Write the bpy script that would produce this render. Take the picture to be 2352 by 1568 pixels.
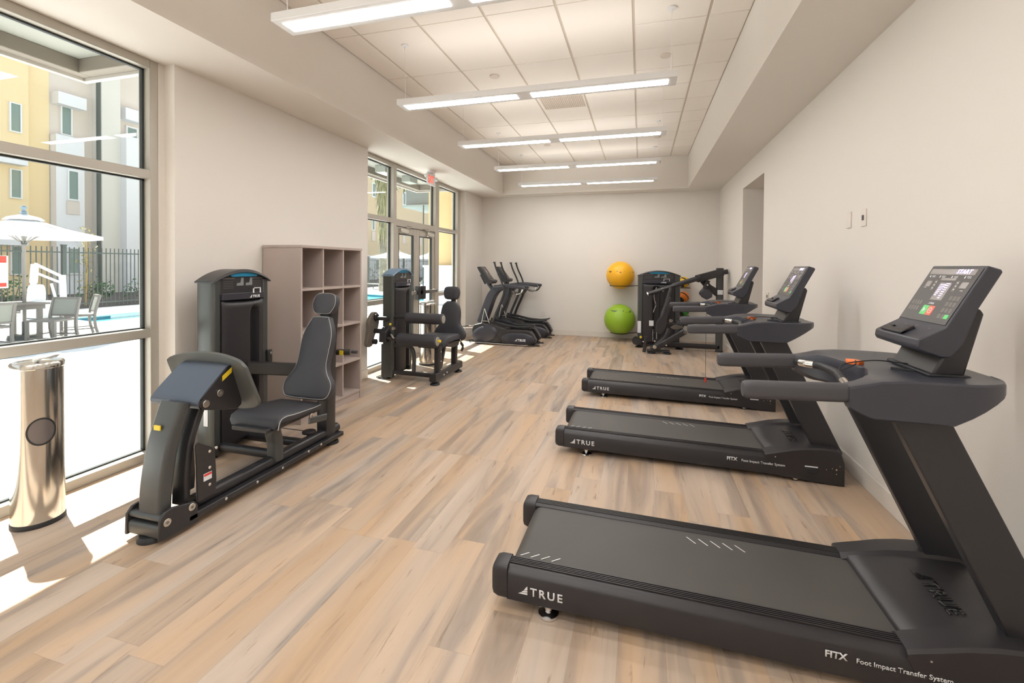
import bpy, bmesh, math, random
from mathutils import Vector, Matrix, noise
random.seed(7)
for o in list(bpy.data.objects): bpy.data.objects.remove(o, do_unlink=True)
SC = bpy.context.scene
COL = SC.collection
PI = math.pi
# ------------------------------------------------------------------ camera
yaw, pit, rol = [math.radians(v) for v in (15.976, -0.777, 0.428)]
F = Vector((-math.sin(yaw)*math.cos(pit), math.cos(yaw)*math.cos(pit), math.sin(pit)))
r0 = Vector((math.cos(yaw), math.sin(yaw), 0)); u0 = r0.cross(F)
Rr = r0*math.cos(rol)+u0*math.sin(rol); Uu = u0*math.cos(rol)-r0*math.sin(rol)
cam = bpy.data.objects.new('camera', bpy.data.cameras.new('camera')); COL.objects.link(cam)
m = Matrix((Rr, Uu, -F)).transposed().to_4x4(); m.translation = (0, 0, 1.5); cam.matrix_world = m
cam.data.sensor_width = 36; cam.data.lens = 1040/2352*36
cam.data.shift_x = (1176-1173.2)/2352; cam.data.shift_y = (624.37-784)/2352
cam.data.clip_start = .05; cam.data.clip_end = 400
SC.camera = cam
# ------------------------------------------------------------------ world, sun, exposure
W = bpy.data.worlds.new('sky'); SC.world = W; W.use_nodes = True
nt = W.node_tree; nt.nodes.clear()
wo = nt.nodes.new('ShaderNodeOutputWorld'); bg = nt.nodes.new('ShaderNodeBackground')
tc = nt.nodes.new('ShaderNodeTexCoord'); sp = nt.nodes.new('ShaderNodeSeparateXYZ'); cr = nt.nodes.new('ShaderNodeValToRGB')
cr.color_ramp.elements[0].position = 0; cr.color_ramp.elements[0].color = (1, .98, .95, 1)
cr.color_ramp.elements[1].position = .9; cr.color_ramp.elements[1].color = (.62, .78, 1, 1)
nt.links.new(tc.outputs['Generated'], sp.inputs[0]); nt.links.new(sp.outputs[2], cr.inputs[0])
nt.links.new(cr.outputs[0], bg.inputs[0]); bg.inputs[1].default_value = .80
nt.links.new(bg.outputs[0], wo.inputs[0])
sl = bpy.data.lights.new('sun', 'SUN'); sl.energy = 8.6; sl.angle = .007; sl.color = (1, .965, .91)
so = bpy.data.objects.new('sun', sl); COL.objects.link(so)
so.rotation_euler = Vector((.67, -.257, -1)).to_track_quat('-Z', 'Y').to_euler(); so.location = (-20, 10, 30)
SC.view_settings.view_transform = 'Standard'; SC.view_settings.look = 'None'
SC.view_settings.exposure = 0.74; SC.view_settings.gamma = 1; SC.view_settings.use_curve_mapping = False
LAMP = 18.5          # strength of the suspended lamps' diffusers

# ------------------------------------------------------------------ materials
MATS = {}
def mat(name, col, rough=.5, metal=0., bump=0., bscale=60., spec=.5, emit=None, estr=0., var=.0, vscale=3., coat=0.):
    if name in MATS: return MATS[name]
    m = bpy.data.materials.new(name); m.use_nodes = True; MATS[name] = m
    t = m.node_tree; b = t.nodes['Principled BSDF']
    b.inputs['Base Color'].default_value = (*col, 1); b.inputs['Roughness'].default_value = rough
    b.inputs['Metallic'].default_value = metal; b.inputs['Specular IOR Level'].default_value = spec
    if coat: b.inputs['Coat Weight'].default_value = coat
    if emit: b.inputs['Emission Color'].default_value = (*emit, 1); b.inputs['Emission Strength'].default_value = estr
    tc = t.nodes.new('ShaderNodeTexCoord')
    n = t.nodes.new('ShaderNodeTexNoise'); n.inputs['Scale'].default_value = bscale; n.inputs['Detail'].default_value = 3
    t.links.new(tc.outputs['Object'], n.inputs['Vector'])
    if bump:
        bp = t.nodes.new('ShaderNodeBump'); bp.inputs['Strength'].default_value = bump; bp.inputs['Distance'].default_value = .004
        t.links.new(n.outputs['Fac'], bp.inputs['Height']); t.links.new(bp.outputs[0], b.inputs['Normal'])
    if var:
        n2 = t.nodes.new('ShaderNodeTexNoise'); n2.inputs['Scale'].default_value = vscale; n2.inputs['Detail'].default_value = 2
        t.links.new(tc.outputs['Object'], n2.inputs['Vector'])
        r = t.nodes.new('ShaderNodeValToRGB'); r.color_ramp.elements[0].position = .3; r.color_ramp.elements[1].position = .7
        r.color_ramp.elements[0].color = (*[c*(1-var) for c in col], 1); r.color_ramp.elements[1].color = (*[min(1, c*(1+var)) for c in col], 1)
        t.links.new(n2.outputs['Fac'], r.inputs[0]); t.links.new(r.outputs[0], b.inputs['Base Color'])
    return m
WALL = mat('wall_paint', (.77, .725, .675), .75, bump=.12, bscale=180, spec=.25)
CEILP = mat('ceiling_tile_board', (.88, .83, .775), .85, bump=.25, bscale=260, spec=.15)
GRID = mat('ceiling_grid_metal', (.66, .59, .51), .6)
BASE = mat('baseboard_paint', (.72, .67, .61), .5)
ALU = mat('anodised_frame', (.46, .425, .37), .38, metal=.15, spec=.5)
GASK = mat('rubber_gasket', (.03, .035, .035), .6)
BLK = mat('black_powder_coat', (.020, .019, .020), .38, bump=.05, bscale=400)
BLK2 = mat('satin_black_metal', (.027, .026, .029), .33)
PLA = mat('charcoal_plastic', (.042, .043, .057), .34, bump=.08, bscale=500)
PLB = mat('dark_plastic', (.026, .024, .027), .38, bump=.05, bscale=500)
GRIP = mat('foam_grip', (.062, .060, .068), .62, bump=.1, bscale=300)
GREYP = mat('grey_painted_steel', (.075, .078, .078), .34, metal=.2)
SIDE = mat('tower_side_metal', (.070, .075, .072), .34, metal=.3)
VIN = mat('black_vinyl', (.042, .042, .050), .55, bump=.1, bscale=350)
PIPE = mat('light_piping', (.45, .46, .46), .5)
RUB = mat('black_rubber', (.018, .019, .022), .55)
BELT = mat('treadmill_belt_rubber', (.068, .063, .058), .5, bump=.2, bscale=900, var=.10, vscale=2.2)
STEEL = mat('brushed_steel', (.66, .64, .60), .17, metal=1.)
CHROME = mat('chrome', (.75, .75, .76), .12, metal=1.)
WHT = mat('white_enamel', (.80, .80, .81), .45)
WHP = mat('white_print', (.80, .81, .84), .5)
BLUE = mat('blue_plastic', (.02, .30, .55), .35)
BLUS = mat('blue_grey_cap', (.16, .24, .34), .4, metal=.2)
YEL = mat('yellow_label', (.85, .62, .03), .5)
RED = mat('red_print', (.75, .06, .04), .5)
ORG = mat('orange_plastic', (.9, .20, .04), .4)
SCRN = mat('console_face', (.050, .042, .036), .42)
BTN = mat('grey_buttons', (.15, .135, .125), .5)
LCD = mat('lit_display', (.35, .3, .5), .3, emit=(.62, .5, 1.), estr=1.6)
LCDB = mat('display_window', (.22, .19, .17), .25)
GBT = mat('green_button', (.10, .62, .16), .4)
RBT = mat('red_button', (.75, .12, .06), .4)
SHELF = mat('greige_laminate', (.45, .375, .34), .55)
TISS = mat('white_tissue', (.85, .85, .85), .8)
LAMPM = mat('lamp_diffuser', (1, 1, 1), .5, emit=(1., .985, .97), estr=LAMP)
LAMPU = mat('added_uplight_glow', (1, 1, 1), .5, emit=(1., .965, .92), estr=LAMP*.16)  # glow of the strips added on the lamp tops to brighten the ceiling
# outdoors
CONC = mat('pale_concrete', (.78, .77, .76), .85, bump=.1, bscale=40, var=.03)  # the concrete's own pale tone, faintly mottled
FENCEM = mat('fence_black_metal', (.07, .085, .08), .5)
STUB = mat('beige_stucco', (.70, .62, .56), .9, bump=.1, bscale=60)
STUP = mat('pale_stucco', (.72, .69, .64), .9, bump=.1, bscale=60)
STUY = mat('yellow_stucco', (.86, .68, .42), .9, bump=.1, bscale=60)
STUW = mat('white_stucco', (.80, .80, .83), .9, bump=.1, bscale=60)
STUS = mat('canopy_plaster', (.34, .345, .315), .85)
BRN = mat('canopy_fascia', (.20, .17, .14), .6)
WGL = mat('far_window_glass', (.22, .30, .28), .15)
WATER = mat('pool_water', (.16, .58, .62), .12, bump=.3, bscale=6)
PTILE = mat('pool_tile', (.05, .22, .33), .3)
LEAF = mat('shrub_leaf', (.10, .19, .08), .6, var=.4)
LEAFY = mat('young_tree_leaf', (.55, .48, .16), .6, var=.3)
BARK = mat('palm_bark', (.26, .24, .19), .9, bump=.5, bscale=20, var=.3)
FROND = mat('dry_palm_frond', (.42, .40, .24), .8, var=.25)
MULCH = mat('dark_mulch', (.13, .11, .10), .95, bump=.6, bscale=30, var=.3, vscale=30)
TAUPE = mat('taupe_outdoor_metal', (.20, .185, .17), .5)
SLING = mat('grey_green_sling', (.27, .28, .25), .8)
CANV = mat('white_canvas', (.86, .87, .88), .8)
WOODP = mat('umbrella_pole_metal', (.26, .24, .22), .5)

def glassmat():
    m = bpy.data.materials.new('window_glass'); m.use_nodes = True; t = m.node_tree; t.nodes.clear()
    o = t.nodes.new('ShaderNodeOutputMaterial'); mx = t.nodes.new('ShaderNodeMixShader')
    tr = t.nodes.new('ShaderNodeBsdfTransparent'); tr.inputs[0].default_value = (.95, .975, .96, 1)
    gl = t.nodes.new('ShaderNodeBsdfGlossy'); gl.inputs['Roughness'].default_value = .0; gl.inputs[0].default_value = (1, 1, 1, 1)
    lw = t.nodes.new('ShaderNodeLayerWeight'); lw.inputs[0].default_value = .5
    pw = t.nodes.new('ShaderNodeMath'); pw.operation = 'POWER'; pw.inputs[1].default_value = 4.5
    ma = t.nodes.new('ShaderNodeMath'); ma.operation = 'MULTIPLY_ADD'; ma.inputs[1].default_value = .55; ma.inputs[2].default_value = .025
    t.links.new(lw.outputs['Facing'], pw.inputs[0]); t.links.new(pw.outputs[0], ma.inputs[0]); t.links.new(ma.outputs[0], mx.inputs[0])
    t.links.new(tr.outputs[0], mx.inputs[1]); t.links.new(gl.outputs[0], mx.inputs[2])
    t.links.new(mx.outputs[0], o.inputs[0]); return m
GLASS = glassmat()

def floormat():
    m = bpy.data.materials.new('vinyl_plank_floor'); m.use_nodes = True; t = m.node_tree; N = t.nodes; L = t.links
    b = N['Principled BSDF']
    def math_(op, a, c=None, d=None):
        n = N.new('ShaderNodeMath'); n.operation = op
        for i, v in enumerate((a, c, d)):
            if v is None: continue
            if isinstance(v, (int, float)): n.inputs[i].default_value = v
            else: L.new(v, n.inputs[i])
        return n.outputs[0]
    geo = N.new('ShaderNodeNewGeometry'); s = N.new('ShaderNodeSeparateXYZ'); L.new(geo.outputs['Position'], s.inputs[0])
    x, y = s.outputs[0], s.outputs[1]
    pw, plen = .18, 1.15
    xr = math_('DIVIDE', math_('ADD', x, 20.05), pw); row = math_('FLOOR', xr); fx = math_('FRACT', xr)
    wn = N.new('ShaderNodeTexWhiteNoise'); wn.noise_dimensions = '1D'; L.new(row, wn.inputs['W'])
    yr = math_('ADD', math_('DIVIDE', math_('ADD', y, 20), plen), math_('MULTIPLY', wn.outputs['Value'], 7.3))
    colm = math_('FLOOR', yr); fy = math_('FRACT', yr)
    cb = N.new('ShaderNodeCombineXYZ'); L.new(row, cb.inputs[0]); L.new(colm, cb.inputs[1])
    w2 = N.new('ShaderNodeTexWhiteNoise'); w2.noise_dimensions = '2D'; L.new(cb.outputs[0], w2.inputs['Vector'])
    # grain coordinates: stretched along the plank, shifted per plank
    sh = N.new('ShaderNodeCombineXYZ')
    L.new(math_('ADD', math_('MULTIPLY', x, 1.0), math_('MULTIPLY', w2.outputs['Value'], 37.)), sh.inputs[0])
    L.new(math_('ADD', math_('MULTIPLY', y, .105), math_('MULTIPLY', w2.outputs['Value'], 91.)), sh.inputs[1])
    n1 = N.new('ShaderNodeTexNoise'); n1.inputs['Scale'].default_value = 7.5; n1.inputs['Detail'].default_value = 4; n1.inputs['Roughness'].default_value = .5; n1.inputs['Distortion'].default_value = .8
    L.new(sh.outputs[0], n1.inputs['Vector'])
    n2 = N.new('ShaderNodeTexNoise'); n2.inputs['Scale'].default_value = 34; n2.inputs['Detail'].default_value = 6; n2.inputs['Roughness'].default_value = .65; n2.inputs['Distortion'].default_value = .5
    L.new(sh.outputs[0], n2.inputs['Vector'])
    n3 = N.new('ShaderNodeTexNoise'); n3.inputs['Scale'].default_value = 3.2; n3.inputs['Detail'].default_value = 2
    L.new(sh.outputs[0], n3.inputs['Vector'])
    r1 = N.new('ShaderNodeValToRGB'); e = r1.color_ramp.elements
    e[0].position = .27; e[0].color = (.28, .21, .16, 1)
    e[1].position = .74; e[1].color = (.56, .40, .27, 1)
    k = r1.color_ramp.elements.new(.40); k.color = (.37, .275, .205, 1)
    k = r1.color_ramp.elements.new(.50); k.color = (.47, .34, .235, 1)
    L.new(n1.outputs['Fac'], r1.inputs[0])
    # dark cracks
    r2 = N.new('ShaderNodeValToRGB'); r2.color_ramp.elements[0].position = .29; r2.color_ramp.elements[0].color = (.5, .45, .41, 1)
    r2.color_ramp.elements[1].position = .40; r2.color_ramp.elements[1].color = (1, 1, 1, 1); L.new(n2.outputs['Fac'], r2.inputs[0])
    mx = N.new('ShaderNodeMix'); mx.data_type = 'RGBA'; mx.blend_type = 'MULTIPLY'; mx.inputs[0].default_value = .75
    L.new(r1.outputs[0], mx.inputs[6]); L.new(r2.outputs[0], mx.inputs[7])
    # knots
    kv = N.new('ShaderNodeCombineXYZ'); L.new(math_('MULTIPLY', x, 1.0), kv.inputs[0]); L.new(math_('MULTIPLY', y, .38), kv.inputs[1])
    vo = N.new('ShaderNodeTexVoronoi'); vo.inputs['Scale'].default_value = 3.1; L.new(kv.outputs[0], vo.inputs['Vector'])
    ring = math_('SINE', math_('MULTIPLY', vo.outputs['Distance'], 160.))
    msk = N.new('ShaderNodeMapRange'); L.new(vo.outputs['Distance'], msk.inputs[0]); msk.inputs[1].default_value = .02; msk.inputs[2].default_value = .11; msk.inputs[3].default_value = .5; msk.inputs[4].default_value = 0
    kf = math_('MULTIPLY', math_('MULTIPLY', math_('ADD', ring, 1.3), .35), msk.outputs[0])
    mk = N.new('ShaderNodeMix'); mk.data_type = 'RGBA'; L.new(kf, mk.inputs[0]); L.new(mx.outputs[2], mk.inputs[6]); mk.inputs[7].default_value = (.24, .17, .12, 1)
    # plank tint
    mr = N.new('ShaderNodeMapRange'); L.new(w2.outputs['Value'], mr.inputs[0]); mr.inputs[3].default_value = .94; mr.inputs[4].default_value = 1.06
    hs = N.new('ShaderNodeHueSaturation'); L.new(mr.outputs[0], hs.inputs['Value']); L.new(mk.outputs[2], hs.inputs['Color'])
    mr2 = N.new('ShaderNodeMapRange'); L.new(n3.outputs['Fac'], mr2.inputs[0]); mr2.inputs[1].default_value = .3; mr2.inputs[2].default_value = .7; mr2.inputs[3].default_value = .6; mr2.inputs[4].default_value = 1.15
    L.new(mr2.outputs[0], hs.inputs['Saturation'])
    # seams
    sx = math_('MINIMUM', fx, math_('SUBTRACT', 1., fx)); sy = math_('MINIMUM', fy, math_('SUBTRACT', 1., fy))
    a = math_('LESS_THAN', sx, .006); c = math_('LESS_THAN', sy, .0012); sm = math_('MULTIPLY', math_('MAXIMUM', a, c), .25)
    ms = N.new('ShaderNodeMix'); ms.data_type = 'RGBA'; L.new(sm, ms.inputs[0]); L.new(hs.outputs[0], ms.inputs[6]); ms.inputs[7].default_value = (.2, .15, .11, 1)
    L.new(ms.outputs[2], b.inputs['Base Color'])
    b.inputs['Roughness'].default_value = .48; b.inputs['Specular IOR Level'].default_value = .45
    bp = N.new('ShaderNodeBump'); bp.inputs['Strength'].default_value = .12; bp.inputs['Distance'].default_value = .002; L.new(n2.outputs['Fac'], bp.inputs['Height']); L.new(bp.outputs[0], b.inputs['Normal'])
    return m
FLOORM = floormat()

def ballmat(name, c1, c2, axis, lo, hi):
    """a ball with a printed band of dark marks"""
    m = bpy.data.materials.new(name); m.use_nodes = True; t = m.node_tree; N = t.nodes; L = t.links; b = N['Principled BSDF']
    tc = N.new('ShaderNodeTexCoord'); s = N.new('ShaderNodeSeparateXYZ'); L.new(tc.outputs['Object'], s.inputs[0])
    def M(op, a, c=None):
        n = N.new('ShaderNodeMath'); n.operation = op
        for i, v in enumerate((a, c)):
            if v is None: continue
            if isinstance(v, (int, float)): n.inputs[i].default_value = v
            else: L.new(v, n.inputs[i])
        return n.outputs[0]
    z = s.outputs[axis]
    band = M('MULTIPLY', M('GREATER_THAN', z, lo), M('LESS_THAN', z, hi))
    n = N.new('ShaderNodeTexNoise'); n.inputs['Scale'].default_value = 17; n.inputs['Detail'].default_value = 1; L.new(tc.outputs['Object'], n.inputs['Vector'])
    f = M('MULTIPLY', band, M('GREATER_THAN', n.outputs['Fac'], .57))
    mx = N.new('ShaderNodeMix'); mx.data_type = 'RGBA'; L.new(f, mx.inputs[0]); mx.inputs[6].default_value = (*c1, 1); mx.inputs[7].default_value = (*c2, 1)
    L.new(mx.outputs[2], b.inputs['Base Color']); b.inputs['Roughness'].default_value = .38
    return m

# ------------------------------------------------------------------ geometry helpers
def V(*a): return Vector(a)
def poly(bm, pts):
    vs = [bm.verts.new(p) for p in pts]
    try: return bm.faces.new(vs)
    except Exception: return None
def box(bm, x0, x1, y0, y1, z0, z1):
    a = [(x0, y0), (x1, y0), (x1, y1), (x0, y1)]
    loft(bm, [[(x, y, z0) for x, y in a], [(x, y, z1) for x, y in a]])
def loft(bm, secs, caps=True, closed=True, ring=False):
    rows = [[bm.verts.new(p) for p in s] for s in secs]
    n = len(rows[0])
    pr = list(zip(rows, rows[1:]))
    if ring: pr.append((rows[-1], rows[0]))
    for A, B in pr:
        for i in range(n if closed else n-1):
            j = (i+1) % n
            try: bm.faces.new((A[i], A[j], B[j], B[i]))
            except Exception: pass
    if caps and not ring and closed:
        bm.faces.new(rows[0][::-1]); bm.faces.new(rows[-1])
    return rows
def prism(bm, pts, axis, a, b):
    """pts: 2d outline; axis 'x': (y,z), 'y': (x,z), 'z': (x,y)"""
    def P(p, t): return {'x': (t, p[0], p[1]), 'y': (p[0], t, p[1]), 'z': (p[0], p[1], t)}[axis]
    loft(bm, [[P(p, a) for p in pts], [P(p, b) for p in pts]])
def smooth_path(pts, n=6):
    if len(pts) < 3: return [Vector(p) for p in pts]
    P = [Vector(p) for p in pts]; P = [P[0]*2-P[1]]+P+[P[-1]*2-P[-2]]; out = []
    for i in range(1, len(P)-2):
        for k in range(n):
            t = k/n
            out.append(.5*((2*P[i])+(P[i+1]-P[i-1])*t+(2*P[i-1]-5*P[i]+4*P[i+1]-P[i+2])*t*t+(3*P[i]-P[i-1]-3*P[i+1]+P[i+2])*t**3))
    out.append(P[-2]); return out
def sweep(bm, path, prof, up=(0, 0, 1), caps=True, scale=None):
    """prof: list of (a,b): a along side, b along up"""
    secs = []; up = Vector(up); n = len(path)
    for i, p in enumerate(path):
        t = (path[min(i+1, n-1)]-path[max(i-1, 0)]).normalized()
        s = t.cross(up)
        if s.length < 1e-4: s = t.cross(Vector((0, 1, .01)))
        s.normalize(); w = s.cross(t).normalized(); k = scale[i] if scale else 1
        secs.append([p+s*a*k+w*b*k for a, b in prof])
    loft(bm, secs, caps)
def circ(r, n=12, ry=None):
    ry = ry or r
    return [(r*math.cos(2*PI*i/n), ry*math.sin(2*PI*i/n)) for i in range(n)]
def rrect(w, h, r, n=4):
    out = []
    for cx, cy, a0 in ((w/2-r, h/2-r, 0), (-w/2+r, h/2-r, PI/2), (-w/2+r, -h/2+r, PI), (w/2-r, -h/2+r, 1.5*PI)):
        for k in range(n+1):
            a = a0+PI/2*k/n; out.append((cx+r*math.cos(a), cy+r*math.sin(a)))
    return out
def tube(bm, pts, r, seg=12, smooth=True, up=(0, 0, 1)):
    sweep(bm, smooth_path(pts) if smooth else [Vector(p) for p in pts], circ(r, seg), up)
def bar(bm, p, q, w, h, r=.008, up=(0, 0, 1)):
    sweep(bm, [Vector(p), Vector(q)], rrect(w, h, min(r, w/2.1, h/2.1), 3), up)
def cbar(bm, pts, w, h, r=.008, up=(0, 0, 1), n=6):
    sweep(bm, smooth_path(pts, n), rrect(w, h, min(r, w/2.1, h/2.1), 3), up)
def cyl(bm, c, r, h, axis='z', seg=24, r2=None):
    """cylinder centred on c"""
    r2 = r if r2 is None else r2
    def P(a, rr, t):
        u, v = rr*math.cos(a), rr*math.sin(a)
        d = {'x': (t, u, v), 'y': (u, t, v), 'z': (u, v, t)}[axis]
        return (c[0]+d[0], c[1]+d[1], c[2]+d[2])
    loft(bm, [[P(2*PI*i/seg, r, -h/2) for i in range(seg)], [P(2*PI*i/seg, r2, h/2) for i in range(seg)]])
def lathe(bm, prof, c, seg=32, sx=1, sy=1):
    rows = []
    secs = [[(c[0]+r*sx*math.cos(2*PI*i/seg), c[1]+r*sy*math.sin(2*PI*i/seg), c[2]+z) for i in range(seg)] for r, z in prof]
    loft(bm, secs)
def sphere(bm, c, r, seg=32, rings=16, sz=1):
    bmesh.ops.create_uvsphere(bm, u_segments=seg, v_segments=rings, radius=r, matrix=Matrix.Translation(c) @ Matrix.Diagonal((1, 1, sz, 1)))

def rootloc(p):
    l = Vector((0, 0, 0))
    while p is not None: l = l+p.location; p = p.parent
    return l
def obj(name, bm, m, parent=None, bevel=0., seg=2, smooth=True, angle=35, mesh=None, label=None):
    """one mesh object; vertices are given in world coordinates"""
    if isinstance(bm, bmesh.types.BMesh):
        bmesh.ops.recalc_face_normals(bm, faces=bm.faces)
        me = bpy.data.meshes.new(name); off = rootloc(parent)
        bmesh.ops.translate(bm, verts=bm.verts, vec=-off)
        bm.to_mesh(me); bm.free()
    else: me = bm
    me.materials.clear(); me.materials.append(m)
    if smooth:
        for p in me.polygons: p.use_smooth = True
        me.set_sharp_from_angle(angle=math.radians(angle))
    o = bpy.data.objects.new(name, me); COL.objects.link(o); o.parent = parent
    if bevel:
        b = o.modifiers.new('bevel', 'BEVEL'); b.width = bevel; b.segments = seg; b.limit_method = 'ANGLE'; b.angle_limit = math.radians(40)
    if label: o['label'] = label
    return o
def solo(name, bm, m, label, cat, group=None, bevel=0., origin=None, **k):
    """a thing that is one mesh, its origin at the given base point"""
    if origin is None:
        xs = [v.co for v in bm.verts]; lo = Vector([min(c[i] for c in xs) for i in range(3)]); hi = Vector([max(c[i] for c in xs) for i in range(3)])
        origin = Vector(((lo.x+hi.x)/2, (lo.y+hi.y)/2, lo.z))
    bmesh.ops.translate(bm, verts=bm.verts, vec=-Vector(origin))
    o = obj(name, bm, m, None, bevel, **k); o.location = origin
    o['label'] = label; o['category'] = cat
    if group: o['group'] = group
    return o
def thing(name, label, cat, loc, group=None):
    o = bpy.data.objects.new(name, None); COL.objects.link(o); o.location = loc; o.empty_display_size = .1
    o['label'] = label; o['category'] = cat
    if group: o['group'] = group
    return o
def struct(name, bm, m, bevel=0., parent=None, **k):
    o = obj(name, bm, m, parent, bevel, **k)
    if parent is None: o['kind'] = 'structure'
    return o
def dup(root, loc, label=None, rz=None):
    def cp(o, par):
        c = o.copy(); COL.objects.link(c)
        if par is not None: c.parent = par
        for ch in list(o.children): cp(ch, c)
        return c
    kids = root
    r = cp(root, None); r.location = loc
    if rz is not None: r.rotation_euler[2] = rz
    if label: r['label'] = label
    return r
def B(): return bmesh.new()
TXT = {}
def text_bm(s, size, origin, right, up, bold=0., space=1., align='LEFT', ext=.0008):
    key = (s, bold, space, align)
    cu = bpy.data.curves.new('t', 'FONT'); cu.body = s; cu.size = 1; cu.offset = bold; cu.space_character = space; cu.align_x = align
    cu.resolution_u = 3
    o = bpy.data.objects.new('t', cu); COL.objects.link(o)
    dg = bpy.context.evaluated_depsgraph_get(); me = bpy.data.meshes.new_from_object(o.evaluated_get(dg))
    bm = bmesh.new(); bm.from_mesh(me)
    bpy.data.objects.remove(o); bpy.data.curves.remove(cu); bpy.data.meshes.remove(me)
    r = Vector(right).normalized(); u = Vector(up).normalized(); n = r.cross(u)
    M = Matrix((r, u, n)).transposed().to_4x4(); M.translation = Vector(origin)
    bmesh.ops.transform(bm, matrix=M @ Matrix.Scale(size, 4), verts=bm.verts)
    ex = bmesh.ops.extrude_face_region(bm, geom=list(bm.faces))
    bmesh.ops.translate(bm, verts=[v for v in ex['geom'] if isinstance(v, bmesh.types.BMVert)], vec=n*ext)
    return bm
def logo_bm(h, origin, right, up, ext=.0008):
    """triangular sail mark cut by two slanting gaps"""
    bm = B(); r = Vector(right).normalized(); u = Vector(up).normalized(); n = r.cross(u); O = Vector(origin)
    for pts in (((0, 0), (1.15, .0), (1.15, .22), (.27, .14)), ((.36, .2), (1.15, .3), (1.15, .52), (.62, .42)), ((.7, .49), (1.15, .6), (1.15, 1.05), (.98, .9))):
        a = [O+r*x*h+u*y*h for x, y in pts]
        loft(bm, [a, [p+n*ext for p in a]])
    return bm
def merge(a, b):
    me = bpy.data.meshes.new('x'); b.to_mesh(me); b.free(); a.from_mesh(me); bpy.data.meshes.remove(me); return a
def brand(h, origin, right, up, bold=.03, space=1.12, gap=1.45):
    O = Vector(origin); r = Vector(right).normalized()
    return merge(logo_bm(h, O, right, up), text_bm('TRUE', h*1.38, O+r*h*gap, right, up, bold=bold, space=space))

# ------------------------------------------------------------------ room shell
XL, XP, XR, YB, YF, ZS, ZC, BL, BR, YBF = -3.581, -3.479, 1.5, -2.6, 9.783, 3.036, 3.67, -2.884, .874, 9.417
bm = B(); box(bm, -3.70, 3.2, YB-.1, YF+.1, -.12, 0); struct('floor', bm, FLOORM, smooth=False)
bm = B(); box(bm, -3.9, XR+.15, YF, YF+.15, -.12, 3.9); struct('wall_far', bm, WALL, smooth=False)
bm = B(); box(bm, -3.9, XR+.15, YB-.15, YB, -.12, 3.9); struct('wall_back', bm, WALL, smooth=False)
bm = B()   # right wall with the opening
box(bm, XR, XR+.15, YB, 6.435, -.12, 3.9); box(bm, XR, XR+.15, 7.674, YF, -.12, 3.9); box(bm, XR, XR+.15, 6.435, 7.674, 2.71, 3.9)
struct('wall_right', bm, WALL, smooth=False)
bm = B()   # passage behind the opening
box(bm, XR+.15, 3.1, 6.33, 6.435, -.12, 2.9); box(bm, XR+.15, 3.1, 7.674, 7.78, -.12, 2.9); box(bm, 3.1, 3.2, 6.33, 7.78, -.12, 2.9); box(bm, XR+.15, 3.1, 6.435, 7.674, 2.71, 2.9)
struct('wall_passage', bm, WALL, smooth=False)
bm = B()   # left wall: pier between the windows and the end return
box(bm, -3.76, XP, 2.665, 5.25, -.12, ZS+.02); box(bm, -3.76, XP, 8.755, YF, -.12, ZS+.02)
struct('wall_left', bm, WALL, smooth=False)
bm = B()   # dropped soffits round the raised ceiling
box(bm, -3.76, BL, YB, YF, ZS, 3.9); box(bm, BR, XR, YB, YF, ZS, 3.9); box(bm, BL, BR, YBF, YF, ZS, 3.9)
struct('ceiling_1', bm, mat('soffit_paint', (.77, .725, .675), .75, bump=.1, bscale=180, spec=.25), smooth=False)
bm = B(); box(bm, BL, BR, YB, YBF, ZC+.010, 3.9); struct('ceiling_2', bm, GRID, smooth=False)
bm = B()   # lay-in tiles
xs = [BL-.0]+[-2.575+.6235*k for k in range(6)]+[BR+.0]
ys = sorted([3.75-1.0*k for k in range(1, 7)]+[3.75, 4.74, 5.72, 6.75, 7.72, 8.70]+[YB, YBF])
for i in range(len(xs)-1):
    rows = list(ys)
    if i >= 5: rows = sorted(set(rows+[(a+b)/2 for a, b in zip(ys, ys[1:]) if b-a > .8]))
    for a, b in zip(rows, rows[1:]):
        x0, x1 = xs[i]+.011, xs[i+1]-.011; y0, y1 = a+.005, b-.005
        box(bm, x0, x1, y0, y1, ZC, ZC+.012)
struct('ceiling_3', bm, CEILP, bevel=.003, seg=1)
bm = B(); box(bm, XP, XR, YF-.012, YF, 0, .12); struct('baseboard_far', bm, BASE, bevel=.004)
bm = B(); box(bm, XR-.012, XR, YB, 6.435, 0, .12); box(bm, XR-.012, XR, 7.674, YF-.012, 0, .12); struct('baseboard_right', bm, BASE, bevel=.004)
bm = B(); box(bm, XP, XP+.012, 2.665, 5.25, 0, .12); box(bm, XP, XP+.012, 8.755, YF-.012, 0, .12); box(bm, XL, XP+.012, 8.743, 8.755, 0, .12); struct('baseboard_left', bm, BASE, bevel=.004)

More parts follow.
